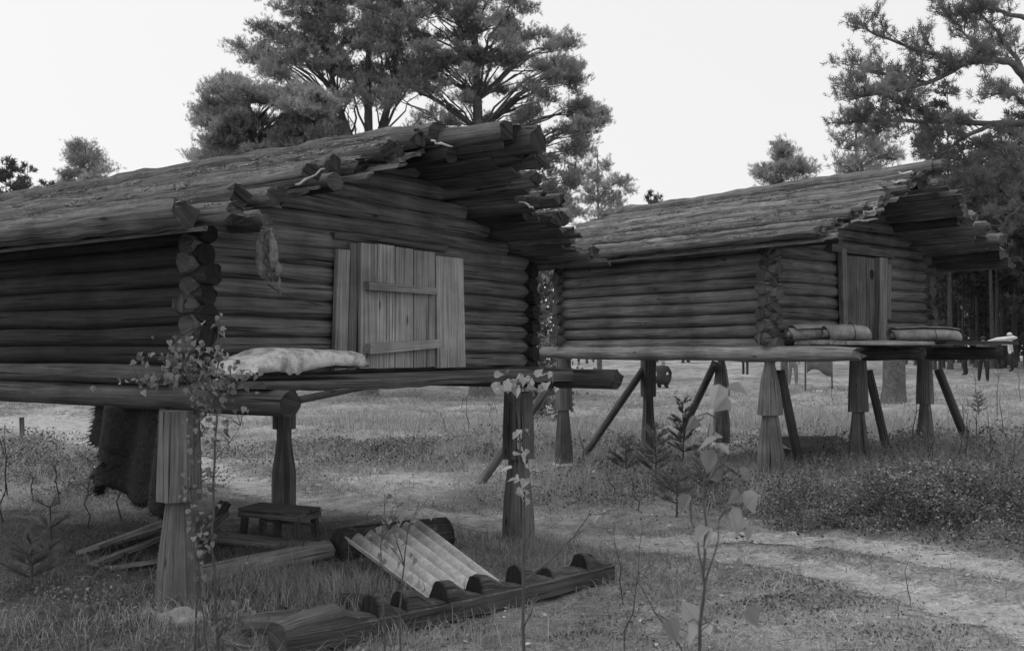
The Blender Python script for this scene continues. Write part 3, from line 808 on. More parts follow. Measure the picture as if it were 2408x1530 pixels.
def dark_hide():
    root = empty('fur_hide', LEFT.location + Vector((-.82 * .6, .572 * .6, 0)), LEFT.rotation_euler.z)
    tag(root, 'black shaggy fur hide hanging under the floor of the large storehouse', 'hide')
    # left outline as (z, v_edge)
    prof = [(1.15, .95), (1.08, .96), (.98, 1.0), (.92, 1.03), (.89, 1.0), (.85, .86), (.82, .78), (.77, .76), (.73, .86), (.67, 1.04), (.63, 1.0), (.605, .9)]
    mb = MB(); rows = []
    nz = 34
    for i in range(nz + 1):
        z = 1.15 - i / nz * .57
        e = np.interp(-z, [-p[0] for p in prof], [p[1] for p in prof])
        row = []
        for j in range(21):
            t = j / 20; v = .10 + t * (e - .10)
            zz = z - (.05 * math.sin(t * 5.5) + .035 * math.sin(t * 13)) * (i / nz) ** 2
            u = .02 + .05 * math.sin(v * 11 + z * 3) * (1 - .3 * i / nz) + .025 * math.sin(v * 23 + z * 7) + .03 * (i / nz)
            row.append(Vector((u - .05, v - .6, zz + .012 * mnoise.noise((v * 20, z * 20, 3)))))
        rows.append(row)
    mb.grid(rows); o = mb.build('pelt_sheet', M['fur'], root); md = o.modifiers.new('thick', 'SOLIDIFY'); md.thickness = .045
    # fur strands on the outline and front
    N = 9000; T = []
    ii = rng.integers(0, nz + 1, N); jj = rng.integers(0, 21, N); jj[:2500] = 20; ii[2500:4000] = nz
    base = np.array([[tuple(p) for p in r] for r in rows])[ii, jj] + rng.normal(0, .012, (N, 3))
    d = np.stack([rng.normal(-.02, .02, N), rng.normal(0.006, .018, N), -np.abs(rng.normal(.017, .009, N))], -1)
    d[:2500, 1] += .008
    w = rng.normal(0, .0022, (N, 3))
    soup('fur_strands', np.stack([base - w, base + w, base + d], 1), M['fur'], None, root)
dark_hide()

def hanging_pelt():
    root = empty('hanging_pelt', at(636, 550, 5.75), LEFT.rotation_euler.z)
    tag(root, 'pale and dark animal pelt hanging by a cord under the eave left of the door', 'pelt')
    mb = MB()
    def L(x, y, d=5.78): return inv(root, at(x, y, d))
    mb.tube([L(622, 535, 5.72), L(618, 570, 5.74), L(616, 610), L(620, 640), L(618, 655)], [.02, .045, .05, .04, .012], 9, .45, True, .01, squash=.5, jit=.15)
    mb.build('dark_flank', M['pelt'], root)
    mb = MB(); mb.tube([L(632, 540, 5.72), L(638, 570, 5.73), L(642, 595, 5.73), L(640, 618, 5.73), L(634, 636, 5.74), L(632, 650)], [.02, .032, .036, .034, .026, .008], 9, 1.5, True, .01, squash=.6, jit=.12); mb.build('belly', M['pelt'], root)
    mb = MB(); mb.tube([L(648, 612, 5.73), L(655, 628, 5.73), L(655, 640, 5.74), L(650, 648, 5.74)], [.008, .022, .026, .008], 8, 1.6, True, .006, jit=.1); mb.build('paw', M['pelt'], root)
    mb = MB(); mb.tube([L(656, 650, 5.74), L(657, 662, 5.74), L(655, 676, 5.75), L(660, 692, 5.75)], [.005, .009, .008, .004], 6, 1.6, True); mb.build('tail_strip', M['pelt'], root)
    mb = MB(); mb.tube([L(640, 590, 5.75), L(650, 600, 5.76), L(656, 615, 5.76), L(652, 640, 5.76)], .004, 5, 1, True); mb.build('cord_loop', M['rope'], root)
    N = 2600; t = rng.random(N); A = np.array([tuple(L(x, y, 5.75)) for x, y in ((624, 540), (622, 570), (622, 600), (626, 630), (628, 652))]); f = t * 4; i = np.minimum(f.astype(int), 3)
    b = A[i] + (A[i + 1] - A[i]) * (f - i)[:, None] + rng.normal(0, 1, (N, 3)) * np.array([.022, .010, .012]) - np.array([0, .03, 0]); d = np.stack([rng.normal(0, .008, N), rng.normal(-.006, .006, N), -rng.uniform(.012, .035, N)], -1); w = rng.normal(0, .0015, (N, 3))
    soup('fur_strands', np.stack([b - w, b + w, b + d], 1), M['moss'], rng.uniform(.2, 1.6, N), root)
    c = MB(); w0 = at(600, 655, 5.80)
    pts = [at(628, 668, 5.80), at(660, 688, 5.9), at(700, 702, 6.1), at(760, 720, 6.45)]
    o2 = empty('cord', pts[0]); tag(o2, 'thin slack dark cord running across the logs to the door jamb', 'cord')
    c.tube([p - pts[0] for p in pts], .004, 5, 1, True); c.build('strand', M['rope'], o2)
hanging_pelt()

# ---- notched log ladder on the ground
def notched_ladder():
    A, B = G(650, 1548), G(1428, 1360)
    A.z = gz1(A.x, A.y) + .06; B.z = gz1(B.x, B.y) + .05
    root = empty('notched_ladder', (A + B) / 2, math.atan2(B.y - A.y, B.x - A.x))
    tag(root, 'dark notched log ladder with rounded steps lying on the grass', 'ladder')
    L = (B - A).length; ax = (B - A).normalized()
    steps = []
    for (x, y) in ((815, 1484), (900, 1466), (988, 1448), (1080, 1425), (1170, 1404), (1232, 1386), (1312, 1371)):
        steps.append((G(x, y) - A).dot(ax) / L)
    prof = [(0, .085, .05, .085), (.012, .09, .058, .09)]      # s, half width, crown height, half width of the crown
    for q in (.03, .06, .1, .13): prof.append((q, .098, .060 + .034 * math.sin(q / .22 * 2.4), .09))
    prof.append((steps[0] - .05, .1, .035, .085)); prof.append((steps[0] - .004, .1, .012, .08))
    hs = (.11, .1, .112, .105, .12, .06, .1)
    for i, q in enumerate(steps):
        nx = steps[i + 1] if i + 1 < len(steps) else .985
        h = hs[i]; g = nx - q
        prof += [(q, .1, .012, .08), (q + .0012, .1, h * .96, .062), (q + .012, .1, h, .062), (q + min(.035, g * .4), .1, h * .92, .064), (q + g * .62, .1, h * .30, .08), (nx - .006, .1, .014, .08)]
    prof.append((.99, .085, .012, .07))
    rings = []; tones = []
    fs = set(round(q + d, 5) for q in steps for d in (0, .0012))
    for (s, w, h, cw) in prof:
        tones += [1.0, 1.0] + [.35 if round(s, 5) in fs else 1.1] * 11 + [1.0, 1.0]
        x = (s - .5) * L; zb = A.z + (B.z - A.z) * s - root.location.z
        bend = -.05 * math.sin(s * math.pi)
        j = lambda: rnd.uniform(-.004, .004)
        ring = [(x, -w + bend, zb - .03), (x, -w + bend + j(), zb + .06 + j())]
        for k in range(11):
            a = k / 10 * math.pi
            ring.append((x + j(), -math.cos(a) * cw + bend + j(), zb + .065 + max(h, .004) * math.sin(a) ** .55 + j()))
        ring += [(x, w + bend + j(), zb + .06 + j()), (x, w + bend, zb - .03)]
        rings.append(ring)
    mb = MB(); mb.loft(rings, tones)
    mb.build('notched_log', M['ladder'], root, recalc=True)
notched_ladder()

def simple_log(name, label, cat, a, b, r, tone, mat, n=10, rag=.03, lab_group=None, taper=1.0):
    a, b = Vector(a), Vector(b); c = (a + b) / 2
    o_ = MB(); o_.tube([p - c for p in wobble(a, b, 10, .02)], [r * (1 + (taper - 1) * i / 10) for i in range(11)], n, tone, True, rag, jit=.07)
    o = o_.build(name, M[mat], None); o.location = c
    return tag(o, label, cat, lab_group)
def slate_sheet():
    TL, TR, BR, BL = at(808, 1278, 6.62), at(980, 1236, 7.3), at(1172, 1360, 6.42), at(1000, 1412, 5.95)
    TL.z = TR.z = .235; BR.z = gz1(BR.x, BR.y) + .035; BL.z = gz1(BL.x, BL.y) + .03
    c = (TL + TR + BR + BL) / 4
    mb = MB(); P = []
    nu, nv = 84, 3
    nrm = (TR - TL).cross(BL - TL).normalized()
    if nrm.z < 0: nrm = -nrm
    for i in range(nu + 1):
        s = i / nu; row = []
        for j in range(nv + 1):
            t = j / nv
            p = TL.lerp(TR, s).lerp(BL.lerp(BR, s), t)
            h = .026 * math.cos(s * 6 * 2 * math.pi)
            e = .012 * mnoise.noise((s * 14, 3, 0)) * (1 if j in (0, nv) else 0)
            row.append(p - c + nrm * h + (BL - TL).normalized() * e)
        P.append(row)
    mb.grid(P); o = mb.build('slate_sheet', M['slate'], None); o.location = c
    md = o.modifiers.new('thick', 'SOLIDIFY'); md.thickness = .009
    tag(o, 'pale corrugated roofing slate leaning on a thick log behind the ladder', 'slate sheet')
slate_sheet()
a, b = G(795, 1315), G(1050, 1285); a.z = gz1(a.x, a.y) + .10; b.z = gz1(b.x, b.y) + .10
simple_log('thick_log', 'thick short dark log propping up the corrugated slate', 'log', a, b, .135, .75, 'ladder')
a, b = G(470, 1372), G(775, 1312); a.z += .06; b.z += .07
simple_log('thin_log', 'long thin pale log lying in front of the low bench', 'log', a, b, .065, 1.5, 'sill', taper=1.1)
a, b = G(565, 1488), G(720, 1475); a.z += .04; b.z += .05
simple_log('log_piece', 'short rough log half buried behind the near end of the ladder', 'log', a, b, .07, 1.6, 'ladder')
a, b = G(802, 1420), G(905, 1425); a.z += .02; b.z += .02
simple_log('bark_slab', 'dark flat piece of split wood in the grass between slate and ladder', 'wood piece', a, b, .05, .8, 'beam')
a, b = G(505, 1255), G(690, 1292); a.z += .05; b.z += .05

def bench():
    base = G(657, 1262); root = empty('low_bench', base, R(-24))
    tag(root, 'small dark wooden bench with open sides standing beside a deck board', 'bench')
    W2, D2, H = .30, .15, .235
    def bx(name, c, x, y, z, tone=.8, mat='plank_dark'):
        mb = MB(); mb.box(c, (x, 0, 0), (0, y, 0), (0, 0, z), tone, .004); return mb.build(name, M[mat], root)
    bx('seat_board', (0, -.075, H), W2 + .015, .068, .012, .9); bx('seat_board', (0, .075, H + .003), W2 + .015, .068, .012, .8)
    for sx in (-1, 1):
        for sy in (-1, 1):
            mb = MB(); mb.box((sx * (W2 - .03), sy * (D2 - .025), H / 2 - .02), (.012 * sx, 0, -H / 2 + .006), (0.028, 0, 0), (0, .018, 0), .75, .003); mb.build('leg', M['plank_dark'], root)
    mb = MB(); mb.box((0, -.03, H / 2 - .02), (0, 0, H / 2 - .006), (.03, 0, 0), (0, .018, 0), .75, .003); mb.build('leg', M['plank_dark'], root)
    for sy in (-1, 1): bx('side_rail', (0, sy * (D2 + .004), H - .04), W2, .012, .02, 1.1)
    for sx in (-1, 1):
        mb = MB(); mb.box((sx * (W2 + .004), 0, H - .045), (0, D2, 0), (.012, 0, 0), (0, 0, .022), 1.2, .003); mb.build('end_rail', M['plank_dark'], root)
    bx('stretcher', (0, D2 - .045, H * .45), W2 - .03, .008, .012, 1.0)
bench()
def plank(name, label, a, b, w, th, tone, group=None, mat='plank_dark', tilt=0.0):
    a, b = Vector(a), Vector(b); c = (a + b) / 2; d = (b - a) / 2
    side = d.cross(Vector((0, 0, 1))).normalized(); up = side.cross(d).normalized()
    s2 = side * math.cos(tilt) + up * math.sin(tilt); u2 = -side * math.sin(tilt) + up * math.cos(tilt)
    mb = MB(); mb.box((0, 0, 0), d, s2 * w, u2 * th, tone, .008); o = mb.build(name, M[mat], None); o.location = c
    return tag(o, label, 'plank', group)
PG = 'loose planks under the large storehouse'
a, b = G(500, 1268), G(770, 1300); plank('deck_board', 'broad flat deck board carrying the low bench', a + Vector((0, .05, .02)), b + Vector((0, .05, .02)), .12, .018, 2.2, PG)
def zz(p, h): p = p.copy(); p.z += h; return p
plank('loose_plank', 'topmost long grey plank of the pile left of the near post', zz(G(205, 1312), .06), zz(G(412, 1262), .16), .10, .014, .95, PG, 'plank', tilt=.3)
plank('loose_plank', 'narrow grey plank slanting from the pile towards the ground left of the near post', zz(G(212, 1335), .02), zz(G(420, 1278), .1), .055, .014, .7, PG, 'plank', tilt=.2)
plank('loose_plank', 'lowest short plank at the front of the pile left of the near post', zz(G(250, 1342), .02), zz(G(430, 1322), .04), .07, .012, .8, PG, 'plank', tilt=.15)
plank('loose_plank', 'plank half hidden behind the near post with its end rising to the right', zz(G(430, 1300), .03), zz(G(525, 1262), .2), .06, .02, 1.0, PG, tilt=.3)
plank('loose_plank', 'thin pale plank lying across the back of the pile', zz(G(255, 1290), .03), zz(G(400, 1248), .05), .04, .012, 1.0, PG, 'plank')
simple_log('branch_stub', 'rough broken log end sticking up behind the near post', 'log', zz(G(470, 1272), .02), zz(G(530, 1262), .28), .05, 1.0, 'ladder')

def rock(name, label, c, sx, sy, sz, mat='stone', cat='stone'):
    bm = bmesh.new(); bmesh.ops.create_icosphere(bm, subdivisions=3, radius=1)
    for v in bm.verts:
        k = 1 + .35 * mnoise.noise(v.co * 1.6 + Vector((sx * 30, sy * 40, 0))) + .1 * mnoise.noise(v.co * 5)
        v.co = Vector((v.co.x * sx * k, v.co.y * sy * k, max(v.co.z, -.4) * sz * k))
    me = bpy.data.meshes.new(name); bm.to_mesh(me); bm.free(); me.materials.append(M[mat])
    o = bpy.data.objects.new(name, me); COL.objects.link(o); o.location = c; return tag(o, label, cat)
rock('pale_stone', 'pale angular stone at the foot of the near post', G(425, 1462), .13, .08, .075)
rock('pale_stone', 'small whitish stone just left of the near post', G(352, 1448), .04, .03, .045)
rock('pale_stone', 'upright pale stone at the foot of the post right of the slate', G(1240, 1268), .045, .04, .09)
rock('tree_stump', 'small dark rotten stump in the grass at lower left', G(196, 1448), .055, .05, .075, 'pine_bark', 'stump')
rock('white_rag', 'small white scrap lying on the far grass under the small storehouse', G(1924, 921), .22, .1, .05, 'cloth_white', 'scrap')

def crate():
    base = G(1915, 1098); root = empty('wooden_crate', base, R(14))
    tag(root, 'dark low wooden box with a sloping lid under the small storehouse', 'crate')
    mb = MB()
    for k in range(3): mb.box((0, -.16 + .0 * k, .04 + .075 * k), (.33, 0, 0), (0, .012, 0), (0, 0, .033), rnd.uniform(.8, 1.2), .004)
    mb.build('front_panel', M['plank_dark'], root)
    mb = MB()
    for k in range(3): mb.box((-.335, 0, .04 + .075 * k), (0, .16, 0), (.012, 0, 0), (0, 0, .033), rnd.uniform(.6, .9), .004)
    mb.build('side_panel', M['plank_dark'], root)
    mb = MB()
    for k in range(3): mb.box((.335, 0, .04 + .075 * k), (0, .16, 0), (.012, 0, 0), (0, 0, .033), rnd.uniform(.6, .9), .004)
    mb.build('side_panel', M['plank_dark'], root)
    mb = MB(); mb.box((.03, .02, .285), (.42, 0, -.005), (0, .22, .05), (0, 0, .014), 1.3, .006); mb.build('lid', M['plank_dark'], root)
crate()
def stake(x, y0, y1, d, r, name, label):
    a = at(x, y0, d); g = Vector((a.x, a.y, gz1(a.x, a.y) - .1)); mb = MB()
    mb.tube([g - g, (a - g) * .5 + Vector((.01, 0, 0)), a - g], r, 8, 1.3, True, .01); o = mb.build(name, M['post'], None); o.location = g; return tag(o, label, 'stake')
stake(51, 980, 1020, 16.5, .04, 'wooden_stake', 'short grey stake standing alone on the far left clearing')
def hung_sheet():
    base = G(1893, 915); root = empty('hung_sheet', base, R(5)); tag(root, 'grey cloth sheet hung between thin poles in the far clearing', 'sheet')
    mb = MB(); mb.tube([(0, 0, -.1), (.01, 0, 1.0), (.02, 0, 2.0)], .03, 7, .7, True); mb.build('pole', M['post'], root)
    mb = MB(); mb.tube([(.95, .1, -.1), (.93, .1, 1.0), (.92, .1, 2.0)], .03, 7, .7, True); mb.build('pole', M['post'], root)
    mb = MB(); P = [[Vector((.06 + .85 * i / 10, .05 * math.sin(i * 1.1), .55 + .12 * math.sin(i * .5) + (1.35 - .12 * math.sin(i * .5)) * j / 6)) for j in range(7)] for i in range(11)]
    mb.grid(P); o = mb.build('cloth', M['cloth_grey'], root); o.modifiers.new('thick', 'SOLIDIFY').thickness = .01
hung_sheet()
def far_table():
    base = G(1783, 884); root = empty('plank_table', base, R(8)); tag(root, 'low dark plank table far off in the clearing behind the small storehouse', 'table')
    mb = MB(); mb.box((0, 0, .72), (.8, 0, 0), (0, .35, 0), (0, 0, .05), .5, .01); mb.build('tabletop', M['plank_dark'], root)
    for sx in (-1, 1):
        for sy in (-1, 1):
            mb = MB(); mb.box((sx * .7, sy * .28, .33), (0, 0, .345), (.05, 0, 0), (0, .05, 0), .5, .01); mb.build('leg', M['plank_dark'], root)
far_table()

# ------------------------------------------------------------------ people in the far clearing
def person(x, y, label, coat, legs, pose='stand', face=0.0, h=1.68, scarf=None):
    """one continuous skinned body; x, y = where the feet touch the ground"""
    base = G(x, y); s = h / 1.7
    J, E = {}, []; fat = 1.0
    if pose == 'kneel':
        fat = 1.35
        J = dict(hip=(0, -.1, .30), waist=(0, -.06, .46), chest=(0, .04, .66), neck=(0, .10, .80), head0=(0, .12, .86), head=(0, .14, .97),
            shl=(-.19, .05, .74), shr=(.19, .05, .74), ell=(-.25, .2, .54), elr=(.25, .2, .54), hal=(-.15, .36, .46), har=(.15, .36, .46),
            hpl=(-.11, -.06, .28), hpr=(.11, -.06, .28), knl=(-.17, .30, .44), knr=(.17, .30, .44), anl=(-.14, .02, .08), anr=(.14, .02, .08), tol=(-.15, .18, .04), tor=(.15, .18, .04))
    else:
        b = .0 if pose in ('stand', 'carry') else .32
        J = dict(hip=(0, -.02, .92), waist=(0, .02 + b * .2, 1.08), chest=(0, .04 + b, 1.32 - b * .25), neck=(0, .04 + b * 1.4, 1.47 - b * .5), head0=(0, .05 + b * 1.55, 1.52 - b * .5), head=(0, .06 + b * 1.7, 1.64 - b * .55),
            shl=(-.19, .03 + b * 1.2, 1.41 - b * .4), shr=(.19, .03 + b * 1.2, 1.41 - b * .4), ell=(-.25, .02 + b, 1.12 - b * .3), elr=(.25, .02 + b, 1.12 - b * .3), hal=(-.24, .14 + b, .88 - b * .4), har=(.24, .14 + b, .88 - b * .4),
            hpl=(-.1, 0, .88), hpr=(.1, 0, .88), knl=(-.13, .05, .48), knr=(.13, -.02, .48), anl=(-.14, -.02, .09), anr=(.15, -.1, .09), tol=(-.15, .14, .035), tor=(.17, .06, .035))
        if pose == 'carry': J.update(ell=(-.22, .25, 1.2), elr=(.22, .25, 1.2), hal=(-.14, .45, 1.3), har=(.14, .45, 1.3))
    rad = dict(hip=.155, waist=.14, chest=.16, neck=.06, head0=.075, head=.095, shl=.07, shr=.07, ell=.048, elr=.048, hal=.04, har=.04, hpl=.12, hpr=.12, knl=.092, knr=.092, anl=.066, anr=.066, tol=.04, tor=.04)
    E = ['hip-waist', 'waist-chest', 'chest-neck', 'neck-head0', 'head0-head', 'chest-shl', 'chest-shr', 'shl-ell', 'ell-hal', 'shr-elr', 'elr-har', 'hip-hpl', 'hip-hpr', 'hpl-knl', 'hpr-knr', 'knl-anl', 'knr-anr', 'anl-tol', 'anr-tor']
    keys = list(J); me = bpy.data.meshes.new('body_tmp')
    me.from_pydata([tuple(c * s for c in J[k]) for k in keys], [tuple(keys.index(q) for q in e.split('-')) for e in E], [])
    o = bpy.data.objects.new('person', me); COL.objects.link(o)
    md = o.modifiers.new('skin', 'SKIN'); md.use_smooth_shade = True
    for i, k in enumerate(keys):
        sv = me.skin_vertices[0].data[i]; sv.radius = (rad[k] * s * (fat if k not in ('head', 'head0', 'neck') else 1), rad[k] * s * (fat if k not in ('head', 'head0', 'neck') else 1) * (.75 if k in ('waist', 'chest', 'hip') else 1)); sv.use_root = (k == 'hip')
    sb = o.modifiers.new('sub', 'SUBSURF'); sb.levels = 1; sb.render_levels = 1
    dg = bpy.context.evaluated_depsgraph_get(); m2 = bpy.data.meshes.new_from_object(o.evaluated_get(dg))
    o.modifiers.clear(); o.data = m2; m2.name = 'body'
    for q in (M[coat], M[legs], M['skin']): m2.materials.append(q)
    hz = J['head0'][2] * s - .03; hipz = J['hip'][2] * s - .06
    for p in m2.polygons:
        c = p.center; p.use_smooth = True
        dh = min((c - Vector(J['hal']) * s).length, (c - Vector(J['har']) * s).length)
        p.material_index = 2 if (c.z > hz and (c - Vector(J['head']) * s).length < .2) or dh < .07 else (1 if c.z < hipz else 0)
    o.location = base; o.rotation_euler = (0, 0, face)
    tag(o, label, 'person', 'people in the far clearing')
    hd = Vector(J['head']) * s
    mb = MB(); rings = []
    for i in range(6):
        a = i / 5 * 1.75; rr = .108 * s * math.sin(max(a, .05)); zz_ = .112 * s * math.cos(a)
        rings.append([(hd.x + rr * math.cos(k / 10 * 6.283), hd.y - .012 + rr * math.sin(k / 10 * 6.283) * 1.1, hd.z + .02 + zz_) for k in range(10)])
    mb.loft(rings[::-1], 1.0, True); mb.build('headscarf' if scarf else 'hair', M[scarf or 'trousers'], o)
    return o
person(2312, 897, 'person in grey jacket and dark trousers whose legs show under the platform end', 'coat', 'trousers', face=R(160))
person(2268, 884, 'person in dark clothes beside a slanting pole under the platform end', 'coat_dark', 'trousers', 'bend', face=R(60), h=1.6)
person(2377, 879, 'person in a white shirt carrying a pale bundle at the far right', 'coat_white', 'trousers', 'carry', face=R(75), h=1.85, scarf='cloth_white')
person(2347, 868, 'small dark dressed child next to the person in white', 'coat_dark', 'trousers', face=R(10), h=1.15)
person(2331, 868, 'person in a pale top seen between the platform end and the child', 'coat_pattern', 'trousers', face=R(0), h=1.4)
person(1864, 905, 'person in a patterned dress standing just behind the nearest carved post of the small storehouse', 'coat_pattern', 'coat_pattern', face=R(170), h=1.5)
person(1556, 912, 'person in dark clothes and white headscarf crouching behind the bracing poles', 'coat_dark', 'coat_dark', 'kneel', face=R(-35), scarf='cloth_white')
def carried_bundle():
    c = at(2352, 800, 46.0); o = MB(); o.tube([(-.55, 0, -.05), (-.2, 0, .02), (.2, 0, .06), (.6, 0, .12), (.75, 0, .12)], [.1, .17, .19, .16, .05], 9, 1, True, .03, squash=.6, jit=.1)
    b = o.build('cloth_bundle', M['cloth_white'], None); b.location = c; tag(b, 'long pale cloth bundle carried above the platform end at the far right', 'bundle')
carried_bundle()

# ------------------------------------------------------------------ pines
def unit(v): return v / np.maximum(np.linalg.norm(v, axis=-1, keepdims=True), 1e-9)
def needles(pos, dirs, shoot, nl, nw, k, r_):
    """pine shoots: k needles around each shoot axis"""
    n = len(pos)
    a = r_.normal(size=(n, 3)); a = unit(a - dirs * (a * dirs).sum(-1, keepdims=True)); b = np.cross(dirs, a)
    ang = (np.arange(k) / k * 2 * np.pi * 2.4)[None, :] + r_.random((n, 1)) * 6.28
    rad = a[:, None] * np.cos(ang)[..., None] + b[:, None] * np.sin(ang)[..., None]
    s = (np.arange(k) / k)[None, :, None]
    base = pos[:, None] + dirs[:, None] * (s * shoot)
    nd = unit(rad * .8 + dirs[:, None] * r_.uniform(.5, 1.0, (n, k, 1)) + np.array([0, 0, .1]))
    L = nl * r_.uniform(.7, 1.2, (n, k, 1))
    side = unit(np.cross(nd, r_.normal(size=(n, k, 3)))) * nw * .5
    tri = np.stack([base - side, base + side, base + nd * L], 2)
    return tri.reshape(-1, 3, 3)
def pine(name, label, base, H, r0, tips, fill, crown, cat='tree', group=None, seed=1, shoot=.13, nl=.10, nw=.018, k=9, dens=26, mats=('pine_bark', 'needles'), forks=(), flatness=.35, top_off=(0, 0), twigs=6.5):
    """base: world point; tips: explicit bough tips (relative to base); fill = (count, z0, z1, rmax);
       crown: bough attaches below its tip by a share of its length"""
    r_ = np.random.default_rng(seed); rr = random.Random(seed)
    root = empty(name, base)
    tag(root, label, cat, group)
    tk = MB()
    tp = []
    nT = 12
    for i in range(nT + 1):
        t = i / nT; tp.append(Vector((top_off[0] * t * t + .05 * mnoise.noise((t * 3, seed, 0)) * H * .12, top_off[1] * t * t, t * H - .15 * (i == 0))))
    tk.tube(tp, [r0 * (1 - .9 * (i / nT)) * (1.25 if i == 0 else 1) for i in range(nT + 1)], 10, 1.0, True, jit=.05)
    def trunk_at(z):
        t = min(max(z / H, 0), 1); i = min(int(t * nT), nT - 1); return tp[i].lerp(tp[i + 1], t * nT - i)
    boughs = [(Vector(q), None) for q in tips]
    n, z0, z1, rm = fill
    for i in range(n):
        z = z0 + (z1 - z0) * (i + rr.random()) / n
        q = (z - z0) / max(z1 - z0, .01)
        prof = (math.sin(min(1, q * 1.5 + .35) * math.pi * .5) if q < .43 else 1) * (1 - max(0, (q - .45) / .55) ** 1.8 * .88)
        a = rr.random() * 6.283; L = rm * prof * rr.uniform(.65, 1.05)
        c = trunk_at(z); boughs.append((Vector((c.x + math.cos(a) * L, c.y + math.sin(a) * L, z)), None))
    SP, SD, ST = [], [], []
    for (tip, st) in boughs:
        rise = crown * math.hypot(tip.x, tip.y) * rr.uniform(.6, 1.3)
        za = min(max(tip.z - rise, H * .12), H * .97); a = trunk_at(za)
        Lb = (tip - a).length
        if Lb < .15: continue
        pts = []
        nb = 8
        for i in range(nb + 1):
            t = i / nb; p = a.lerp(tip, t)
            p.z += Lb * .10 * math.sin(t * math.pi) * rr.uniform(.6, 1.2)
            p += Vector((rr.gauss(0, 1), rr.gauss(0, 1), rr.gauss(0, .6))) * Lb * .018
            pts.append(p)
        rb = min(r0 * .33, .012 + .016 * Lb)
        tk.tube(pts, [max(rb * (1 - .82 * i / nb), .006) for i in range(nb + 1)], 6, .9, False)
        P = np.array([tuple(p) for p in pts]); seg = int(max(5, Lb * twigs))
        for j in range(seg):
            t = .28 + .72 * (j + rr.random()) / seg
            f = t * nb; i = min(int(f), nb - 1); c = P[i] + (P[i + 1] - P[i]) * (f - i)
            d = unit(P[i + 1] - P[i]); sd = unit(np.cross(d, [0, 0, 1.0])) * (1 if j % 2 else -1)
            tl = (.18 + .30 * Lb * (1.08 - t)) * rr.uniform(.6, 1.25); tl = min(tl, 1.15)
            td = unit(d * rr.uniform(.5, 1.1) + sd * rr.uniform(.5, 1.0) + np.array([0, 0, rr.uniform(-.05, .4)]) * (1 - flatness * .3))
            e = c + td * tl + np.array([0, 0, .06 * tl])
            tk.tube([Vector(c), Vector((c + e) / 2 + np.array([0, 0, -.03 * tl])), Vector(e)], [.010, .007, .003] if k > 7 else [.02, .014, .006], 4, .8, False)
            m = max(3, int(tl * dens)); u = r_.uniform(.25, 1.05, m)[:, None]
            pp = c + (e - c) * u + r_.normal(0, .045 + .06 * tl, (m, 3)) * np.array([1, 1, .75])
            dd = unit(td * r_.uniform(.2, 1.0, (m, 1)) + np.array([0, 0, 1]) * r_.uniform(.15, 1.1, (m, 1)) + r_.normal(0, .4, (m, 3)))
            SP.append(pp); SD.append(dd); ST.append(np.full(m, rr.uniform(.75, 1.25)))
    tr = tk.build('trunk', M[mats[0]], root)
    SP, SD, ST = np.concatenate(SP), np.concatenate(SD), np.concatenate(ST)
    V = needles(SP, SD, shoot, nl, nw, k, r_)
    soup('crown', V, M[mats[1]], np.repeat(ST * r_.uniform(.8, 1.2, len(ST)), k), root)
    return root
def tipsat(lst, Y, base):
    return [at(x, y, Y + dy) - Vector(base) for (x, y, dy) in lst]

def inpoly(px, py, poly):
    c = False; n = len(poly)
    for i in range(n):
        (x1, y1), (x2, y2) = poly[i], poly[i - 1]
        if (y1 > py) != (y2 > py) and px < (x2 - x1) * (py - y1) / (y2 - y1) + x1: c = not c
    return c
def clumps_in(poly, Y, base, thick, n, rad, holes, seed, axis_x):
    """clump centres filling a crown of this outline; the crown is as deep as it is wide"""
    rr = random.Random(seed); out = []
    x0, x1 = min(p[0] for p in poly), max(p[0] for p in poly); y0, y1 = min(p[1] for p in poly), max(p[1] for p in poly)
    half = max(x1 - axis_x, axis_x - x0)
    tries = 0
    while len(out) < n and tries < n * 60:
        tries += 1
        x, y = rr.uniform(x0, x1), rr.uniform(y0, y1)
        if not inpoly(x, y, poly): continue
        if any((x - hx) ** 2 + (y - hy) ** 2 < 1.7 * hr * hr for hx, hy, hr in holes): continue
        q = abs(x - axis_x) / half
        dy = rr.uniform(-1, 1) * thick * math.sqrt(max(0, 1 - .8 * q * q))
        p = at(x, y, Y + dy) - base
        if any((p - o[0]).length < rad * .75 for o in out): continue
        out.append((p, rad * rr.uniform(.7, 1.25)))
    return out
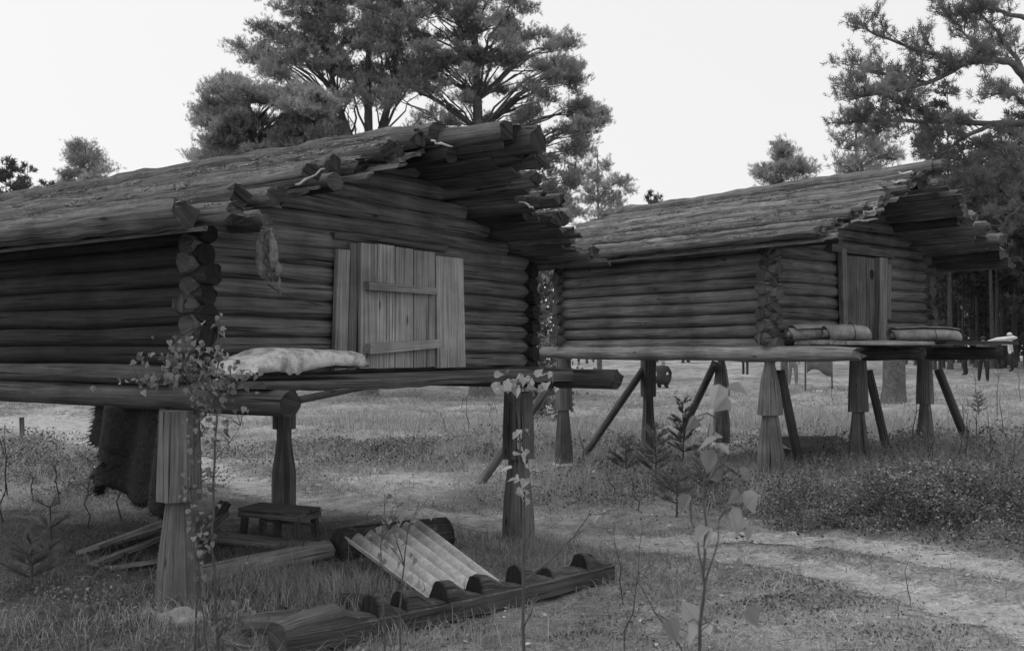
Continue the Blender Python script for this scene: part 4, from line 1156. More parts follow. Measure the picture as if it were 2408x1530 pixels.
def clump_pine(name, label, base, H, r0, clumps, crown, group=None, seed=1, per=195, shoot=.13, nl=.10, nw=.019, k=9, lean=(0, 0), forks=(), flat=.62):
    r_ = np.random.default_rng(seed); rr = random.Random(seed)
    root = empty(name, base); tag(root, label, 'tree', group)
    tk = MB(); nT = 14
    tp = [Vector((lean[0] * (i / nT) ** 2 + .015 * H * mnoise.noise((i * .35, seed, 0)), lean[1] * (i / nT) ** 2, i / nT * H - .15 * (i == 0))) for i in range(nT + 1)]
    tk.tube(tp, [r0 * (1 - .88 * (i / nT) ** .9) * (1.3 if i == 0 else 1) for i in range(nT + 1)], 10, 1.0, True, jit=.05, lump=.02, lf=3)
    axes = [tp]
    for (z0, dx, dy, zt) in forks:
        i = int(z0 / H * nT); a = tp[i]; b = Vector((a.x + dx, a.y + dy, zt))
        fk = [a.lerp(b, q / 8) + Vector((math.sin(q / 8 * 3.14) * dx * .25, 0, 0)) for q in range(9)]
        tk.tube(fk, [r0 * .5 * (1 - .85 * q / 8) for q in range(9)], 8, 1.0, False, jit=.05); axes.append(fk)
    SP, SD, ST = [], [], []
    for (c, rad) in clumps:
        best = None
        for ax_ in axes:
            for q in ax_:
                h = math.hypot(c.x - q.x, c.y - q.y); want = c.z - crown * h
                cost = abs(q.z - want) + .6 * h
                if best is None or cost < best[0]: best = (cost, q)
        a = best[1]; Lb = (c - a).length; nb = 7; pts = []
        for i in range(nb + 1):
            t = i / nb; p = a.lerp(c, t) + Vector((rr.gauss(0, 1), rr.gauss(0, 1), rr.gauss(0, .6))) * Lb * .02 * (i > 0)
            p.z += Lb * .10 * math.sin(t * math.pi); pts.append(p)
        rb = min(r0 * .3, .010 + .013 * Lb)
        tk.tube(pts, [max(rb * (1 - .85 * i / nb), .005) for i in range(nb + 1)], 6, .9, False)
        m = int(per * (rad / .45) ** 2 * rr.uniform(.7, 1.2))
        nsub = 9; cen = np.array(tuple(c)); tn = rr.uniform(.75, 1.25)
        for q in range(nsub):      # twigs with their own sprays
            dv = unit(r_.normal(0, 1, 3) * np.array([1, 1, flat]) + np.array([0, 0, .22])); e = cen + dv * rad * r_.uniform(.65, 1.45) * np.array([1, 1, flat + .15])
            tk.tube([Vector(cen), Vector((cen + e) / 2 + np.array([0, 0, -.02])), Vector(e)], [.010, .007, .003], 4, .8, False)
            mm = m // nsub; u = r_.uniform(.15, 1.08, mm)[:, None]
            SP.append(cen + (e - cen) * u + r_.normal(0, rad * .22, (mm, 3)) * np.array([1, 1, flat]))
            SD.append(unit(dv * r_.uniform(.1, 1.0, (mm, 1)) + np.array([0, 0, 1]) * r_.uniform(.2, 1.2, (mm, 1)) + r_.normal(0, .4, (mm, 3)))); ST.append(np.full(mm, tn * rr.uniform(.85, 1.15)))
    tk.build('trunk', M['pine_bark'], root)
    SP, SD, ST = np.concatenate(SP), np.concatenate(SD), np.concatenate(ST)
    soup('crown', needles(SP, SD, shoot, nl, nw, k, r_), M['needles'], np.repeat(ST * r_.uniform(.8, 1.2, len(ST)), k), root)
    return root
BIG = 'large pines behind the large storehouse'
b1 = G(862, 925); Y1 = b1.y
T1 = [(632, -160), (632, 20), (652, 55), (586, 62), (550, 84), (556, 114), (590, 145), (622, 175), (672, 194), (745, 212), (800, 240), (860, 262), (930, 250), (1000, 236), (1015, 175), (985, 110), (1000, 0), (985, -160)]
c1 = clumps_in(T1, Y1, b1, 2.3, 190, .44, [(800, 215, 16), (935, 150, 20), (700, 60, 13), (760, 110, 12), (905, 45, 14), (640, 100, 9), (690, 160, 12), (980, 135, 14), (955, 95, 12), (830, 265, 18)], 21, 850)
clump_pine('pine_tree', 'tall spreading pine with forked trunk behind the ridge of the large storehouse', b1, 14.5, .34, c1, .9, BIG, 21, lean=(.1, 0), forks=((7.6, -1.4, .3, 12.5), (7.9, 1.1, -.3, 13)))
b2 = G(1132, 930); Y2 = b2.y
T2 = [(925, -160), (960, 50), (985, 125), (885, 160), (872, 212), (905, 236), (990, 226), (1050, 238), (1000, 275), (960, 300), (1040, 330), (1150, 330), (1190, 390), (1235, 470), (1285, 540), (1345, 525), (1385, 500), (1340, 470), (1366, 440), (1372, 392), (1320, 384), (1356, 368), (1412, 330), (1428, 302), (1390, 242), (1345, 252), (1285, 278),
      (1312, 238), (1352, 194), (1362, 162), (1328, 147), (1292, 136), (1328, 106), (1326, 78), (1236, 78), (1220, 56), (1243, 24), (1246, -160)]
c2 = clumps_in(T2, Y2, b2, 2.4, 240, .42, [(1085, 190, 20), (1150, 175, 20), (1165, 215, 18), (1055, 250, 20), (1010, 250, 14), (1190, 262, 22), (1240, 205, 14), (1265, 300, 18), (1215, 320, 14), (1255, 385, 16), (1300, 335, 15), (1310, 425, 15), (1260, 440, 13), (1140, 90, 13), (1060, 120, 12), (1020, 60, 12), (1180, 30, 12), (1240, 130, 12), (1330, 350, 12), (1100, 290, 22)], 22, 1110)
clump_pine('pine_tree', 'tall straight pine with layered boughs reaching right above the gable of the large storehouse', b2, 15.0, .37, c2, .6, BIG, 22, lean=(-.35, 0))
b0 = Vector((at(600, 500, Y1 - 3).x, Y1 - 3, 0)); b0.z = gz1(b0.x, b0.y)
T0 = [(492, 420), (489, 376), (482, 312), (487, 260), (484, 228), (503, 198), (554, 184), (590, 198), (652, 211), (694, 206), (750, 216), (795, 242), (775, 281), (795, 312), (760, 350), (705, 410)]
c0 = clumps_in(T0, Y1 - 3, b0, 1.6, 110, .42, [(582, 250, 17), (605, 262, 12), (520, 240, 9), (648, 262, 12), (720, 262, 13), (500, 350, 7), (690, 300, 10)], 23, 610)
clump_pine('pine_tree', 'dense rounded pine crown low at left above the roof of the large storehouse', b0, 8.4, .2, c0, .7, BIG, 23, per=380)
def small(poly, x, Y, H, n, rad, label, seed, per, thick, r0=.13, crown=.5, group=None):
    b = Vector((at(x, 500, Y).x, Y, 0)); b.z = gz1(b.x, b.y)
    clump_pine('pine_tree', label, b, H, r0, clumps_in(poly, Y, b, thick, n, rad, [], seed, x), crown, group, seed, per=per, k=7, nw=.026, nl=.13, shoot=.15)
small([(1368, 392), (1395, 368), (1422, 378), (1440, 408), (1472, 415), (1492, 446), (1465, 472), (1440, 505), (1380, 520), (1374, 440)], 1406, 44, 10.2, 24, .42, 'slender pine with open branches between the two storehouses', 24, 90, .9)
small([(1784, 440), (1786, 408), (1800, 392), (1818, 384), (1826, 352), (1838, 338), (1852, 352), (1868, 376), (1902, 394), (1902, 440)], 1838, 33, 8.3, 27, .34, 'young bushy pine tip showing above the middle of the small storehouse roof', 25, 130, .9)
small([(1932, 370), (1962, 388), (1976, 340), (1964, 352), (1985, 284), (2012, 262), (2042, 274), (2072, 296), (2104, 330), (2112, 378), (2060, 420), (1980, 420)], 2016, 26, 7.8, 24, .30, 'thin pine rising behind the ridge end of the small storehouse', 26, 105, .9)
small([(150, 440), (148, 398), (152, 368), (176, 346), (200, 336), (236, 354), (250, 396), (232, 412), (246, 440), (200, 470)], 196, 60, 13.8, 26, .62, 'lone round topped pine standing above the far treeline at left', 27, 150, 1.5, .16)

def right_pine():
    """large pine just outside the right edge: its bent limbs reach into the frame"""
    Y = 14.5; base = Vector((at(2475, 500, Y).x, Y, 0)); base.z = gz1(base.x, base.y)
    r_ = np.random.default_rng(5); rr = random.Random(5)
    root = empty('pine_tree', base)
    tag(root, 'old pine at the right edge with bent limbs reaching over the small storehouse', 'tree')
    tk = MB(); tk.tube([Vector((0, 0, -.2)), Vector((.02, 0, 1.5)), Vector((.05, 0, 3.5)), Vector((.0, 0, 5.5)), Vector((.1, 0, 8)), Vector((.15, .1, 10.5))], [.26, .22, .19, .17, .13, .05], 12, 1.0, True, jit=.06)
    limbs = [([(2475, 330, 0), (2440, 230, 0), (2407, 175, -.1), (2372, 146, -.15), (2320, 140, -.2), (2270, 150, -.25), (2180, 195, -.3), (2090, 218, -.3), (1995, 235, -.3)], .075),
             ([(2270, 150, -.25), (2200, 128, -.4), (2120, 105, -.5), (2040, 70, -.5), (2030, 52, -.5)], .035),
             ([(2340, 140, -.2), (2290, 110, .2), (2250, 60, .4), (2210, 20, .4)], .03),
             ([(2407, 175, -.1), (2380, 120, .3), (2330, 60, .5), (2280, 5, .6)], .04),
             ([(2180, 195, -.3), (2110, 180, .1), (2040, 165, .3), (2000, 150, .3)], .025),
             ([(2180, 195, -.3), (2100, 215, -.6), (2020, 225, -.8), (1985, 195, -.8)], .025),
             ([(2475, 300, .2), (2407, 290, .2), (2330, 292, .1), (2220, 290, 0), (2130, 284, 0), (2040, 285, .1), (1990, 290, .2)], .06),
             ([(2340, 291, .1), (2290, 312, 0), (2250, 335, -.1), (2215, 362, -.2), (2180, 372, -.2)], .038),
             ([(2230, 290, 0), (2180, 262, .2), (2150, 245, .3)], .022), ([(2130, 284, 0), (2085, 300, -.3), (2060, 320, -.4)], .02),
             ([(2250, 335, -.1), (2270, 370, -.2), (2290, 400, -.3)], .02),
             ([(2475, 380, .3), (2407, 392, .3), (2340, 415, .2), (2290, 432, .1), (2220, 450, .1)], .05),
             ([(2475, 420, .0), (2400, 420, -.2), (2350, 350, -.3), (2300, 330, -.3)], .035),
             ([(2475, 530, .3), (2407, 480, .3), (2370, 510, .2), (2350, 555, .2)], .03),
             ([(2475, 80, .0), (2400, 40, .1), (2330, 20, .2), (2260, 30, .3)], .05), ([(2475, 60, .5), (2420, 0, .5), (2360, -30, .5)], .04),
             ([(2475, 250, -.6), (2410, 240, -.8), (2370, 215, -.9), (2330, 225, -.9)], .03),
             ([(2475, 350, .8), (2420, 340, 1.0), (2370, 360, 1.2), (2300, 365, 1.3)], .03)]
    SP, SD, ST = [], [], []
    for li, (pl, r) in enumerate(limbs):
        pts = [at(x, y, Y + d) - base for (x, y, d) in pl]; n = len(pts)
        # refine
        fine = []
        for i in range(n - 1):
            for q in range(3): fine.append(pts[i].lerp(pts[i + 1], q / 3) + Vector((rr.gauss(0, .012), rr.gauss(0, .012), rr.gauss(0, .012))))
        fine.append(pts[-1]); m = len(fine)
        tk.tube(fine, [max(r * (1 - .85 * i / m), .007) for i in range(m)], 8, .85, False)
        P = np.array([tuple(p) for p in fine]); Lb = float(np.linalg.norm(np.diff(P, axis=0), axis=1).sum())
        seg = int(Lb * 13)
        t_in = .42 if r > .045 else .15
        for j in range(seg):
            t = t_in + (1 - t_in) * (j + rr.random()) / seg; f = t * (m - 1); i = min(int(f), m - 2)
            c = P[i] + (P[i + 1] - P[i]) * (f - i); d = unit(P[i + 1] - P[i])
            tl = rr.uniform(.15, .55) * (1.15 - .4 * t)
            td = unit(d * rr.uniform(.3, 1.0) + r_.normal(0, .75, 3) * np.array([1, 1, .6]) + np.array([0, 0, .28]))
            e = c + td * tl
            tk.tube([Vector(c), Vector((c + e) / 2), Vector(e)], [.009, .006, .003], 4, .8, False)
            q = max(5, int(tl * 44)); u = r_.uniform(.25, 1.05, q)[:, None]
            SP.append(c + (e - c) * u + r_.normal(0, .035, (q, 3))); ST.append(np.full(q, rr.uniform(.75, 1.2)))
            SD.append(unit(td * r_.uniform(.2, 1.0, (q, 1)) + np.array([0, 0, 1]) * r_.uniform(.1, 1.0, (q, 1)) + r_.normal(0, .45, (q, 3))))
    tk.build('trunk', M['pine_bark'], root)
    SP, SD, ST = np.concatenate(SP), np.concatenate(SD), np.concatenate(ST)
    soup('crown', needles(SP, SD, .10, .075, .011, 14, r_), M['needles_young'], np.repeat(ST, 14) * 1.15, root)
right_pine()

# thick trunk behind the small storehouse
bt = G(2100, 948)
def snag():
    root = empty('dead_tree', bt); tag(root, 'thick pale dead trunk seen below the small storehouse between its front posts', 'tree')
    mb = MB(); mb.tube([Vector((0, 0, -.2)), Vector((.02, 0, .4)), Vector((.05, 0, 1.8)), Vector((.0, 0, 3.2)), Vector((.06, 0, 4.6))], [.34, .27, .24, .22, .15], 12, 1.0, True, .25, jit=.12, lump=.04, lf=3); mb.build('trunk', M['pine_bark'], root)
    mb = MB()
    for k in range(7):
        z = 1.2 + k * .45; a = k * 2.4; mb.tube([Vector((0, 0, z)), Vector((math.cos(a) * .5, math.sin(a) * .5, z + .2)), Vector((math.cos(a) * .9, math.sin(a) * .9, z + .3))], [.04, .025, .008], 6, 1, False)
    mb.build('dead_branches', M['pine_bark'], root)
snag()

# forest: three pines copied along the edge of the clearing
def forest():
    protos = []
    for i in range(4):
        H = (11.5, 10.2, 12.2, 8.5)[i]
        p = pine('forest_pine', 'tall dark pine in the forest edge behind the clearing', Vector((0, 0, 0)), H, .115, [], (40, H * (.36, .45, .5, .12)[i], H * .98, (1.5, 1.4, 1.5, 1.3)[i]), .35, seed=30 + i, shoot=.2, nl=.2, nw=.06, k=6, dens=14, twigs=5, mats=('pine_bark_far', 'needles_far'), group='pines of the forest edge')
        protos.append(p)
    spots = []
    rr = random.Random(44)
    # dense wood at the right
    for i in range(120):
        Y = rr.uniform(52, 100); x = rr.uniform(2190, 2760); spots.append((x, Y, rr.uniform(1.0, 1.45), 'r'))
    for i in range(16):
        Y = rr.uniform(30, 50); x = rr.uniform(2560, 2950); spots.append((x, Y, rr.uniform(.8, 1.1), 'r'))
    for i in range(46):
        Y = rr.uniform(84, 125); x = rr.uniform(2120, 2560); spots.append((x, Y, rr.uniform(1.0, 1.5), 'd'))
    for i in range(20):
        Y = rr.uniform(54, 80); x = rr.uniform(2100, 2420); spots.append((x, Y, rr.uniform(.6, .95), 'r'))
    for i in range(46):
        Y = rr.uniform(76, 96); x = rr.uniform(330, 2200)
        spots.append((x, Y, rr.uniform(.55, .95), 'b'))
    for (x, Y, top) in ((10, 58, 378), (-30, 58, 384), (40, 64, 428), (60, 70, 410), (86, 70, 424), (104, 72, 404), (126, 72, 426), (142, 66, 438), (162, 75, 430), (222, 74, 438), (242, 75, 450), (-70, 60, 380), (20, 75, 415), (1538, 60, 478)):
        spots.append((x, Y, (820 - top) / 2350 * Y + 1.5, 'l'))
    used = [False] * 4
    for n, (x, Y, s, kd) in enumerate(spots):
        i = 3 if kd == 'd' else rr.randrange(4)
        if kd == 'd': kd = 'r'
        if kd == 'l': i = rr.randrange(3); s = s / (11.5, 10.2, 12.2)[i]
        o = protos[i] if not used[i] else copy_tree(protos[i]); used[i] = True
        wx = at(x, 800, Y).x
        o.location = (wx, Y, gz1(wx, Y) - .05); o.rotation_euler = (0, 0, rr.uniform(0, 6.28)); o.scale = (s, s, s * rr.uniform(.92, 1.08))
        if kd == 'l' and x < 400: o['label'] = 'far pine in the treeline over the left roof'; o['group'] = 'treeline pines over the left roof'
        elif kd == 'r': o['label'] = 'tall dark pine in the forest behind the right end of the small storehouse'; o['group'] = 'pines of the forest at right'
forest()

# ------------------------------------------------------------------ saplings and young pines
LEAF = np.array([(0, 0, 0), (.32, .14, .05), (.40, .46, .02), (0, 1.0, -.26), (-.40, .46, .02), (-.32, .14, .05)])
def leaf_faces(pos, dirs, nrm, size):
    """heart-shaped leaves as six-cornered faces split along the midrib"""
    d = unit(dirs); s = unit(np.cross(d, nrm)); n = np.cross(s, d)
    half = [(0, 1, 2, 3), (0, 3, 4, 5)]
    P = pos[:, None] + (s[:, None] * LEAF[None, :, 0:1] + d[:, None] * LEAF[None, :, 1:2] + n[:, None] * (LEAF[None, :, 2:3] + .35 * np.abs(LEAF[None, :, 0:1]))) * size[:, None, None]
    return np.concatenate([P[:, h] for h in half], 0)
def sapling(label, base, stems, leaves, lsize, seed, mat='leaf', group=None, stem_mat='stem', name='birch_sapling', tone=(.6, 1.3)):
    """stems: list of (list of world points, r0); leaves: list of (world centre, spread xyz, count) or ('stem', i, t0, t1, count)"""
    r_ = np.random.default_rng(seed)
    root = empty(name, base); tag(root, label, 'sapling', group)
    mb = MB()
    for (pts, r0) in stems:
        q = [Vector(p) - base for p in pts]; fine = []
        for i in range(len(q) - 1):
            for k in range(3): fine.append(q[i].lerp(q[i + 1], k / 3) + Vector(tuple(r_.normal(0, r0 * .5, 3))) * (k > 0))
        fine.append(q[-1]); n = len(fine)
        mb.tube(fine, [max(r0 * (1 - .75 * i / n), .0012) for i in range(n)], 6, 1.0, True)
    P = []
    for lf in leaves:
        if lf[0] == 'stem':
            pts = np.array([tuple(Vector(p) - base) for p in stems[lf[1]][0]]); t = r_.uniform(lf[2], lf[3], lf[4]) * (len(pts) - 1)
            i = np.minimum(t.astype(int), len(pts) - 2); c = pts[i] + (pts[i + 1] - pts[i]) * (t - i)[:, None]
            P.append((c, c + r_.normal(0, .028, c.shape)))
        else:
            c = np.array(tuple(Vector(lf[0]) - base)) + r_.normal(0, 1, (lf[2], 3)) * np.array(lf[1])
            P.append((None, c))
    pos = np.concatenate([p[1] for p in P]); n = len(pos)
    # short twigs to the leaves of clusters
    allst = np.array([tuple(Vector(p) - base) for st in stems for p in st[0]])
    for p in pos[::3]:
        j = np.argmin(((allst - p) ** 2).sum(-1) + np.where(allst[:, 2] > p[2], .02, 0)); a = allst[j]
        if np.linalg.norm(a - p) < .4: mb.tube([Vector(a), Vector((a + p) / 2 + np.array([0, 0, .01])), Vector(p)], [.002, .0016, .001], 4, 1.0, False)
    mb.build('stem', M[stem_mat], root)
    dirs = unit(r_.normal(0, .6, (n, 3)) + np.array([0, -.1, -.55])); nr = unit(r_.normal(0, .5, (n, 3)) + np.array([.15, -.5, .75]))
    sz = lsize * r_.uniform(.65, 1.25, n)
    V = leaf_faces(pos, dirs, nr, sz); tn = r_.uniform(*tone, n)
    soup('foliage', V, M[mat], np.concatenate([tn, tn]), root)
    return root
def up(x, y, d, *pts):
    """stem from the ground below frame point x, y through frame points at the same depth"""
    a = at(x, y, d); g = Vector((a.x, a.y, gz1(a.x, a.y) - .03))
    return [g] + [at(px, py, d + dd) for (px, py, dd) in pts]
D = 4.75
S = [(up(515, 1500, D, (505, 1380, 0), (498, 1250, 0), (505, 1080, .02), (512, 950, 0), (514, 850, .02), (516, 730, 0)), .008),
     (up(455, 1500, D, (466, 1380, 0), (460, 1250, 0), (447, 1150, 0), (455, 1060, 0), (465, 960, 0)), .006),
     ([at(470, 960, D), at(440, 900, D), at(400, 870, D), at(330, 905, D)], .004),
     ([at(512, 950, D), at(460, 880, D), at(420, 830, D)], .004), ([at(512, 950, D), at(560, 905, D), at(600, 880, D)], .004),
     ([at(505, 1080, D), at(540, 1040, D), at(565, 1000, D)], .003)]
sapling('leafy birch sapling growing in front of the near carved post of the large storehouse', S[0][0][0].copy(), S,
        [(at(460, 872, D), (.085, .07, .060), 120), (at(425, 835, D), (.06, .06, .05), 50), (at(355, 895, D), (.085, .04, .020), 38), (at(520, 900, D), (.065, .06, .07), 60), (at(480, 965, D), (.05, .05, .035), 34), (at(555, 890, D), (.055, .05, .03), 24), (at(340, 850, D), (.03, .03, .02), 8),
         ('stem', 0, .72, 1, 24), ('stem', 0, .25, .7, 46), ('stem', 1, .25, .95, 60)], .031, 51, tone=(.45, 1.2))
D = 4.6
S = [(up(512, 1560, D, (510, 1500, 0), (545, 1440, 0), (565, 1380, 0), (590, 1290, 0)), .005), (up(500, 1560, D, (480, 1480, 0), (470, 1400, 0)), .005), ([at(510, 1500, D), at(535, 1455, D), at(560, 1410, D), at(650, 1340, D)], .003)]
sapling('small twiggy birch sprout at the foot of the near post', S[0][0][0].copy(), S, [(at(500, 1440, D), (.12, .05, .08), 26), (at(560, 1440, D), (.08, .05, .07), 14), ('stem', 0, .3, 1, 10)], .032, 52, tone=(.5, 1.1))
D = 3.5
S = [(up(1230, 1530, D, (1229, 1450, 0), (1231, 1300, 0), (1232, 1150, 0), (1222, 1050, 0), (1215, 960, .02), (1225, 905, 0)), .0075),
     ([at(1233, 1365, D), at(1290, 1320, D), at(1345, 1265, D), at(1385, 1210, D)], .004), ([at(1340, 1268, D), at(1372, 1245, D)], .0025), ([at(1231, 1475, D), at(1255, 1420, D), at(1270, 1380, D)], .003),
     ([at(1222, 1050, D), at(1270, 960, D), at(1300, 900, D)], .003), ([at(1385, 1210, D), at(1412, 1208, D), at(1438, 1206, D)], .002)]
sapling('slim upright sapling with one bare side branch standing right of the corrugated slate', S[0][0][0].copy(), S,
        [(at(1240, 896, D), (.065, .05, .022), 26), (at(1215, 905, D), (.03, .04, .02), 8), ('stem', 0, .45, .8, 18), (at(1408, 1208, D), (.03, .03, .006), 6), (at(1240, 1140, D), (.03, .03, .04), 7)], .035, 53, mat='leaf_near', tone=(.7, 1.2))
D = 2.05
S = [(up(1640, 1530, D, (1645, 1470, 0), (1656, 1380, 0), (1657, 1300, 0), (1660, 1230, 0), (1655, 1140, .02), (1662, 1060, 0), (1690, 985, 0)), .0042), ([at(1652, 1350, D), at(1640, 1270, D), at(1625, 1225, D)], .0025), ([at(1658, 1370, D), at(1683, 1290, D), at(1690, 1220, D)], .0025), ([at(1660, 1130, D), at(1700, 1090, D), at(1740, 1120, D), at(1765, 1160, D)], .002)]
sapling('blurred sapling close to the camera with large pale heart shaped leaves', S[0][0][0].copy(), S,
        [(at(1680, 1050, D), (.030, .03, .05), 9), (at(1735, 1150, D), (.026, .03, .045), 8), (at(1640, 1445, D), (.05, .03, .018), 5), (at(1702, 965, D), (.008, .02, .02), 3), (at(1655, 1220, D), (.012, .02, .008), 2), (at(1640, 1140, D), (.02, .02, .02), 1), (at(1745, 1210, D), (.02, .02, .02), 2)], .043, 54, mat='leaf_near', tone=(.45, 1.0), name='aspen_sapling')
D = 4.2
S = [(up(905, 1530, D, (902, 1440, 0), (896, 1350, 0), (898, 1250, 0), (905, 1160, 0)), .0048), (up(940, 1530, D, (938, 1440, 0), (950, 1330, 0), (960, 1240, 0), (985, 1180, 0)), .0048), ([at(898, 1270, D), at(920, 1230, D), at(935, 1190, D)], .003), ([at(950, 1330, D), at(930, 1260, D), at(920, 1200, D)], .003), ([at(960, 1240, D), at(985, 1200, D), at(1005, 1172, D)], .002)]
sapling('two stemmed thin sapling standing before the corrugated slate', S[0][0][0].copy(), S, [('stem', 0, .55, 1, 14), ('stem', 1, .5, 1, 10), ('stem', 2, .3, 1, 8), ('stem', 3, .4, 1, 5), (at(925, 1520, D), (.08, .04, .02), 10)], .03, 55, tone=(.6, 1.1))
D = 2.9
S = [(up(1760, 1530, D, (1600, 1520, 0), (1540, 1440, 0), (1500, 1370, 0)), .0035), ([at(1540, 1440, D), at(1590, 1470, D), at(1640, 1500, D)], .002)]
sapling('bare twig bending left at the bottom beside the blurred sapling', S[0][0][0].copy(), S, [('stem', 1, .6, 1, 2)], .04, 56, mat='leaf_near')

def gap_bush():
    """pale birch bush seen through the slot between the two storehouses"""
    r_ = np.random.default_rng(70); b = at(1272, 860, 21.0); base = Vector((b.x, 21.0, gz1(b.x, 21.0)))
    S = [([base, base + Vector((q * .12, 0, 1.2)), base + Vector((q * .22 + .05, .1, 2.4)), base + Vector((q * .25, .1, 3.3))], .02) for q in (-1.5, -.4, .6, 1.6)]
    sapling('pale leafy birch bush seen through the slot between the two storehouses', base, S,
            [(base + Vector((0, 0, .7)), (.34, .3, .45), 900), (base + Vector((0, 0, 1.6)), (.32, .3, .5), 800), (base + Vector((0, 0, 2.6)), (.3, .3, .4), 700), (base + Vector((0, 0, 3.2)), (.3, .3, .28), 700)], .10, 70, mat='leaf', name='birch_bush', tone=(.5, 1.3))
gap_bush()
def bare_stems():
    """thin bare shoots, each a thing; two shapes copied"""
    protos = []
    for i in range(3):
        rr = random.Random(80 + i); mb = MB(); pts = [Vector((0, 0, -.05))]
        for k in range(6): pts.append(Vector((pts[-1].x + rr.gauss(0, .022), pts[-1].y + rr.gauss(0, .022), (k + 1) / 6)))
        mb.tube(pts, [.0075 - .001 * k for k in range(7)], 5, 1, True)
        for k in range(5):
            t = rr.uniform(.35, .9); f = t * 6; a = pts[int(f)].lerp(pts[int(f) + 1], f - int(f)); d = Vector((rr.gauss(0, .1), rr.gauss(0, .1), rr.uniform(.08, .2)))
            mb.tube([a, a + d * .6, a + d], [.003, .002, .0012], 4, 1, False)
        o = mb.build('bare_stem', M['stem'], None); tag(o, 'thin bare woody shoot standing in the grass', 'shoot', 'bare shoots in the grass'); protos.append(o)
    rr = random.Random(99); used = [False] * 3
    spots = [(20, 1170, .75), (8, 1225, .8), (140, 1190, .5), (205, 1240, .6), (287, 1225, .5), (1085, 960, .5), (1100, 1010, .6), (1150, 985, .6), (1170, 990, .7), (1378, 1100, .6), (1255, 950, .6), (1466, 1420, .55), (1470, 1530, .6), (2140, 1430, .35), (2300, 1070, .7), (2330, 1090, .75), (2370, 1060, .8), (2395, 1100, .7), (2270, 1110, .7), (2240, 1120, .6), (2210, 1135, .6), (2180, 1125, .55), (1930, 1075, .5), (1905, 1150, .4), (2120, 1100, .5), (2065, 1120, .45), (1960, 1130, .5), (1500, 1200, .45), (1440, 1180, .4), (1660, 1210, .4), (960, 1080, .4), (700, 1330, .35), (800, 1010, .4), (1050, 1020, .45), (2150, 1060, .9), (2345, 980, 1.3), (2300, 960, 1.3), (2230, 990, 1.0), (1960, 950, 1.0), (2400, 940, 1.4), (80, 1180, .45), (2260, 1065, .8), (2320, 1130, .7), (2385, 1150, .6)]
    for (x, y, h) in spots:
        i = rr.randrange(3); o = protos[i] if not used[i] else copy_tree(protos[i]); used[i] = True
        o.location = G(x, y); w = rr.uniform(.9, 1.5) if y < 1250 else rr.uniform(.45, .7); o.scale = (w, w, h * rr.uniform(.8, 1.2)); o.rotation_euler = (rr.gauss(0, .08), rr.gauss(0, .08), rr.uniform(0, 6.28))
bare_stems()

def young_pine(x, y, h, label, seed, wide=.4, whorls=5, dens=1.0, group='young pines in the grass'):
    r_ = np.random.default_rng(seed); base = G(x, y); root = empty('young_pine', base); tag(root, label, 'young pine', group)
    mb = MB(); mb.tube([Vector((0, 0, -.05)), Vector((.01, 0, h * .5)), Vector((0, .01, h))], [.012, .009, .004], 6, 1, True)
    SP, SD = [], []
    for wv in range(whorls):
        z = h * (.3 + .7 * wv / max(whorls - 1, 1)); L = wide * h * (1.05 - .75 * wv / whorls)
        for q in range(6 if wv < whorls - 1 else 3):
            a = r_.random() * 6.28; d = np.array([math.cos(a), math.sin(a), r_.uniform(.25, .8)]); e = np.array([0, 0, z]) + d * L * r_.uniform(.6, 1.0)
            mb.tube([Vector((0, 0, z)), Vector(((np.array([0, 0, z]) + e) / 2 - np.array([0, 0, .02 * L]))), Vector(e)], [.005, .004, .002], 4, 1, False)
            m = int(max(6, L * 70 * dens)); u = r_.uniform(.15, 1.0, m)[:, None]
            SP.append(np.array([0, 0, z]) * (1 - u) + e * u); SD.append(unit(np.repeat(unit(d)[None], m, 0) + r_.normal(0, .25, (m, 3)) + np.array([0, 0, .3])))
    mb.build('trunk', M['stem'], root)
    soup('crown', needles(np.concatenate(SP), np.concatenate(SD), .03, .042, .002, 20, r_), M['needles_young'], None, root)
young_pine(115, 1335, .42, 'young pine with one dark tuft on a bare stem at far left', 61, .38, 3)
young_pine(70, 1390, .30, 'low blurred young pine at the left edge', 62, .7, 4)
young_pine(1540, 1150, .62, 'bushy young pine left of the blurred sapling before the small storehouse', 63, .5, 6)
young_pine(1605, 1110, .85, 'tallest slender young pine under the small storehouse', 64, .4, 6)
young_pine(1470, 1130, .45, 'small young pine between the far right post and the bracing poles', 65, .5, 5)
young_pine(1655, 1180, .5, 'dark young pine directly behind the blurred sapling', 66, .55, 5)
young_pine(1590, 1215, .4, 'lowest spreading young pine at the edge of the path', 67, .7, 4)
young_pine(2300, 985, .5, 'small young pine in front of the people at far right', 68, .4, 5)

# ------------------------------------------------------------------ ground cover (nobody could count it)
def blades(x, y, h, w, bend, tone, name, mat):
    n = len(x); z = gz(x, y); b = np.stack([x, y, z - .005], -1)
    a = rng.random(n) * 6.283; side = np.stack([np.cos(a), np.sin(a), np.zeros(n)], -1) * (w * .5)[:, None]
    ba = rng.random(n) * 6.283; lean = np.stack([np.cos(ba), np.sin(ba), np.zeros(n)], -1) * (bend * h)[:, None]
    mid = b + lean * .35 + np.stack([np.zeros(n), np.zeros(n), h * .62], -1); tip = b + lean * 1.1 + np.stack([np.zeros(n), np.zeros(n), h], -1)
    V = np.concatenate([np.stack([b - side, b + side, mid + side * .8], 1), np.stack([b - side, mid + side * .8, mid - side * .8], 1), np.stack([mid - side * .8, mid + side * .8, tip], 1)], 0)
    o = soup(name, V, M[mat], np.concatenate([tone] * 3)); return tag(o, kind='stuff')
def scatter(n, y0, y1, power=1.0, tmax=.62):
    u = rng.random(n); y = y0 * (y1 / y0) ** (u ** power); x = (rng.random(n) * 2 - 1) * tmax * (y + .6); return x, y
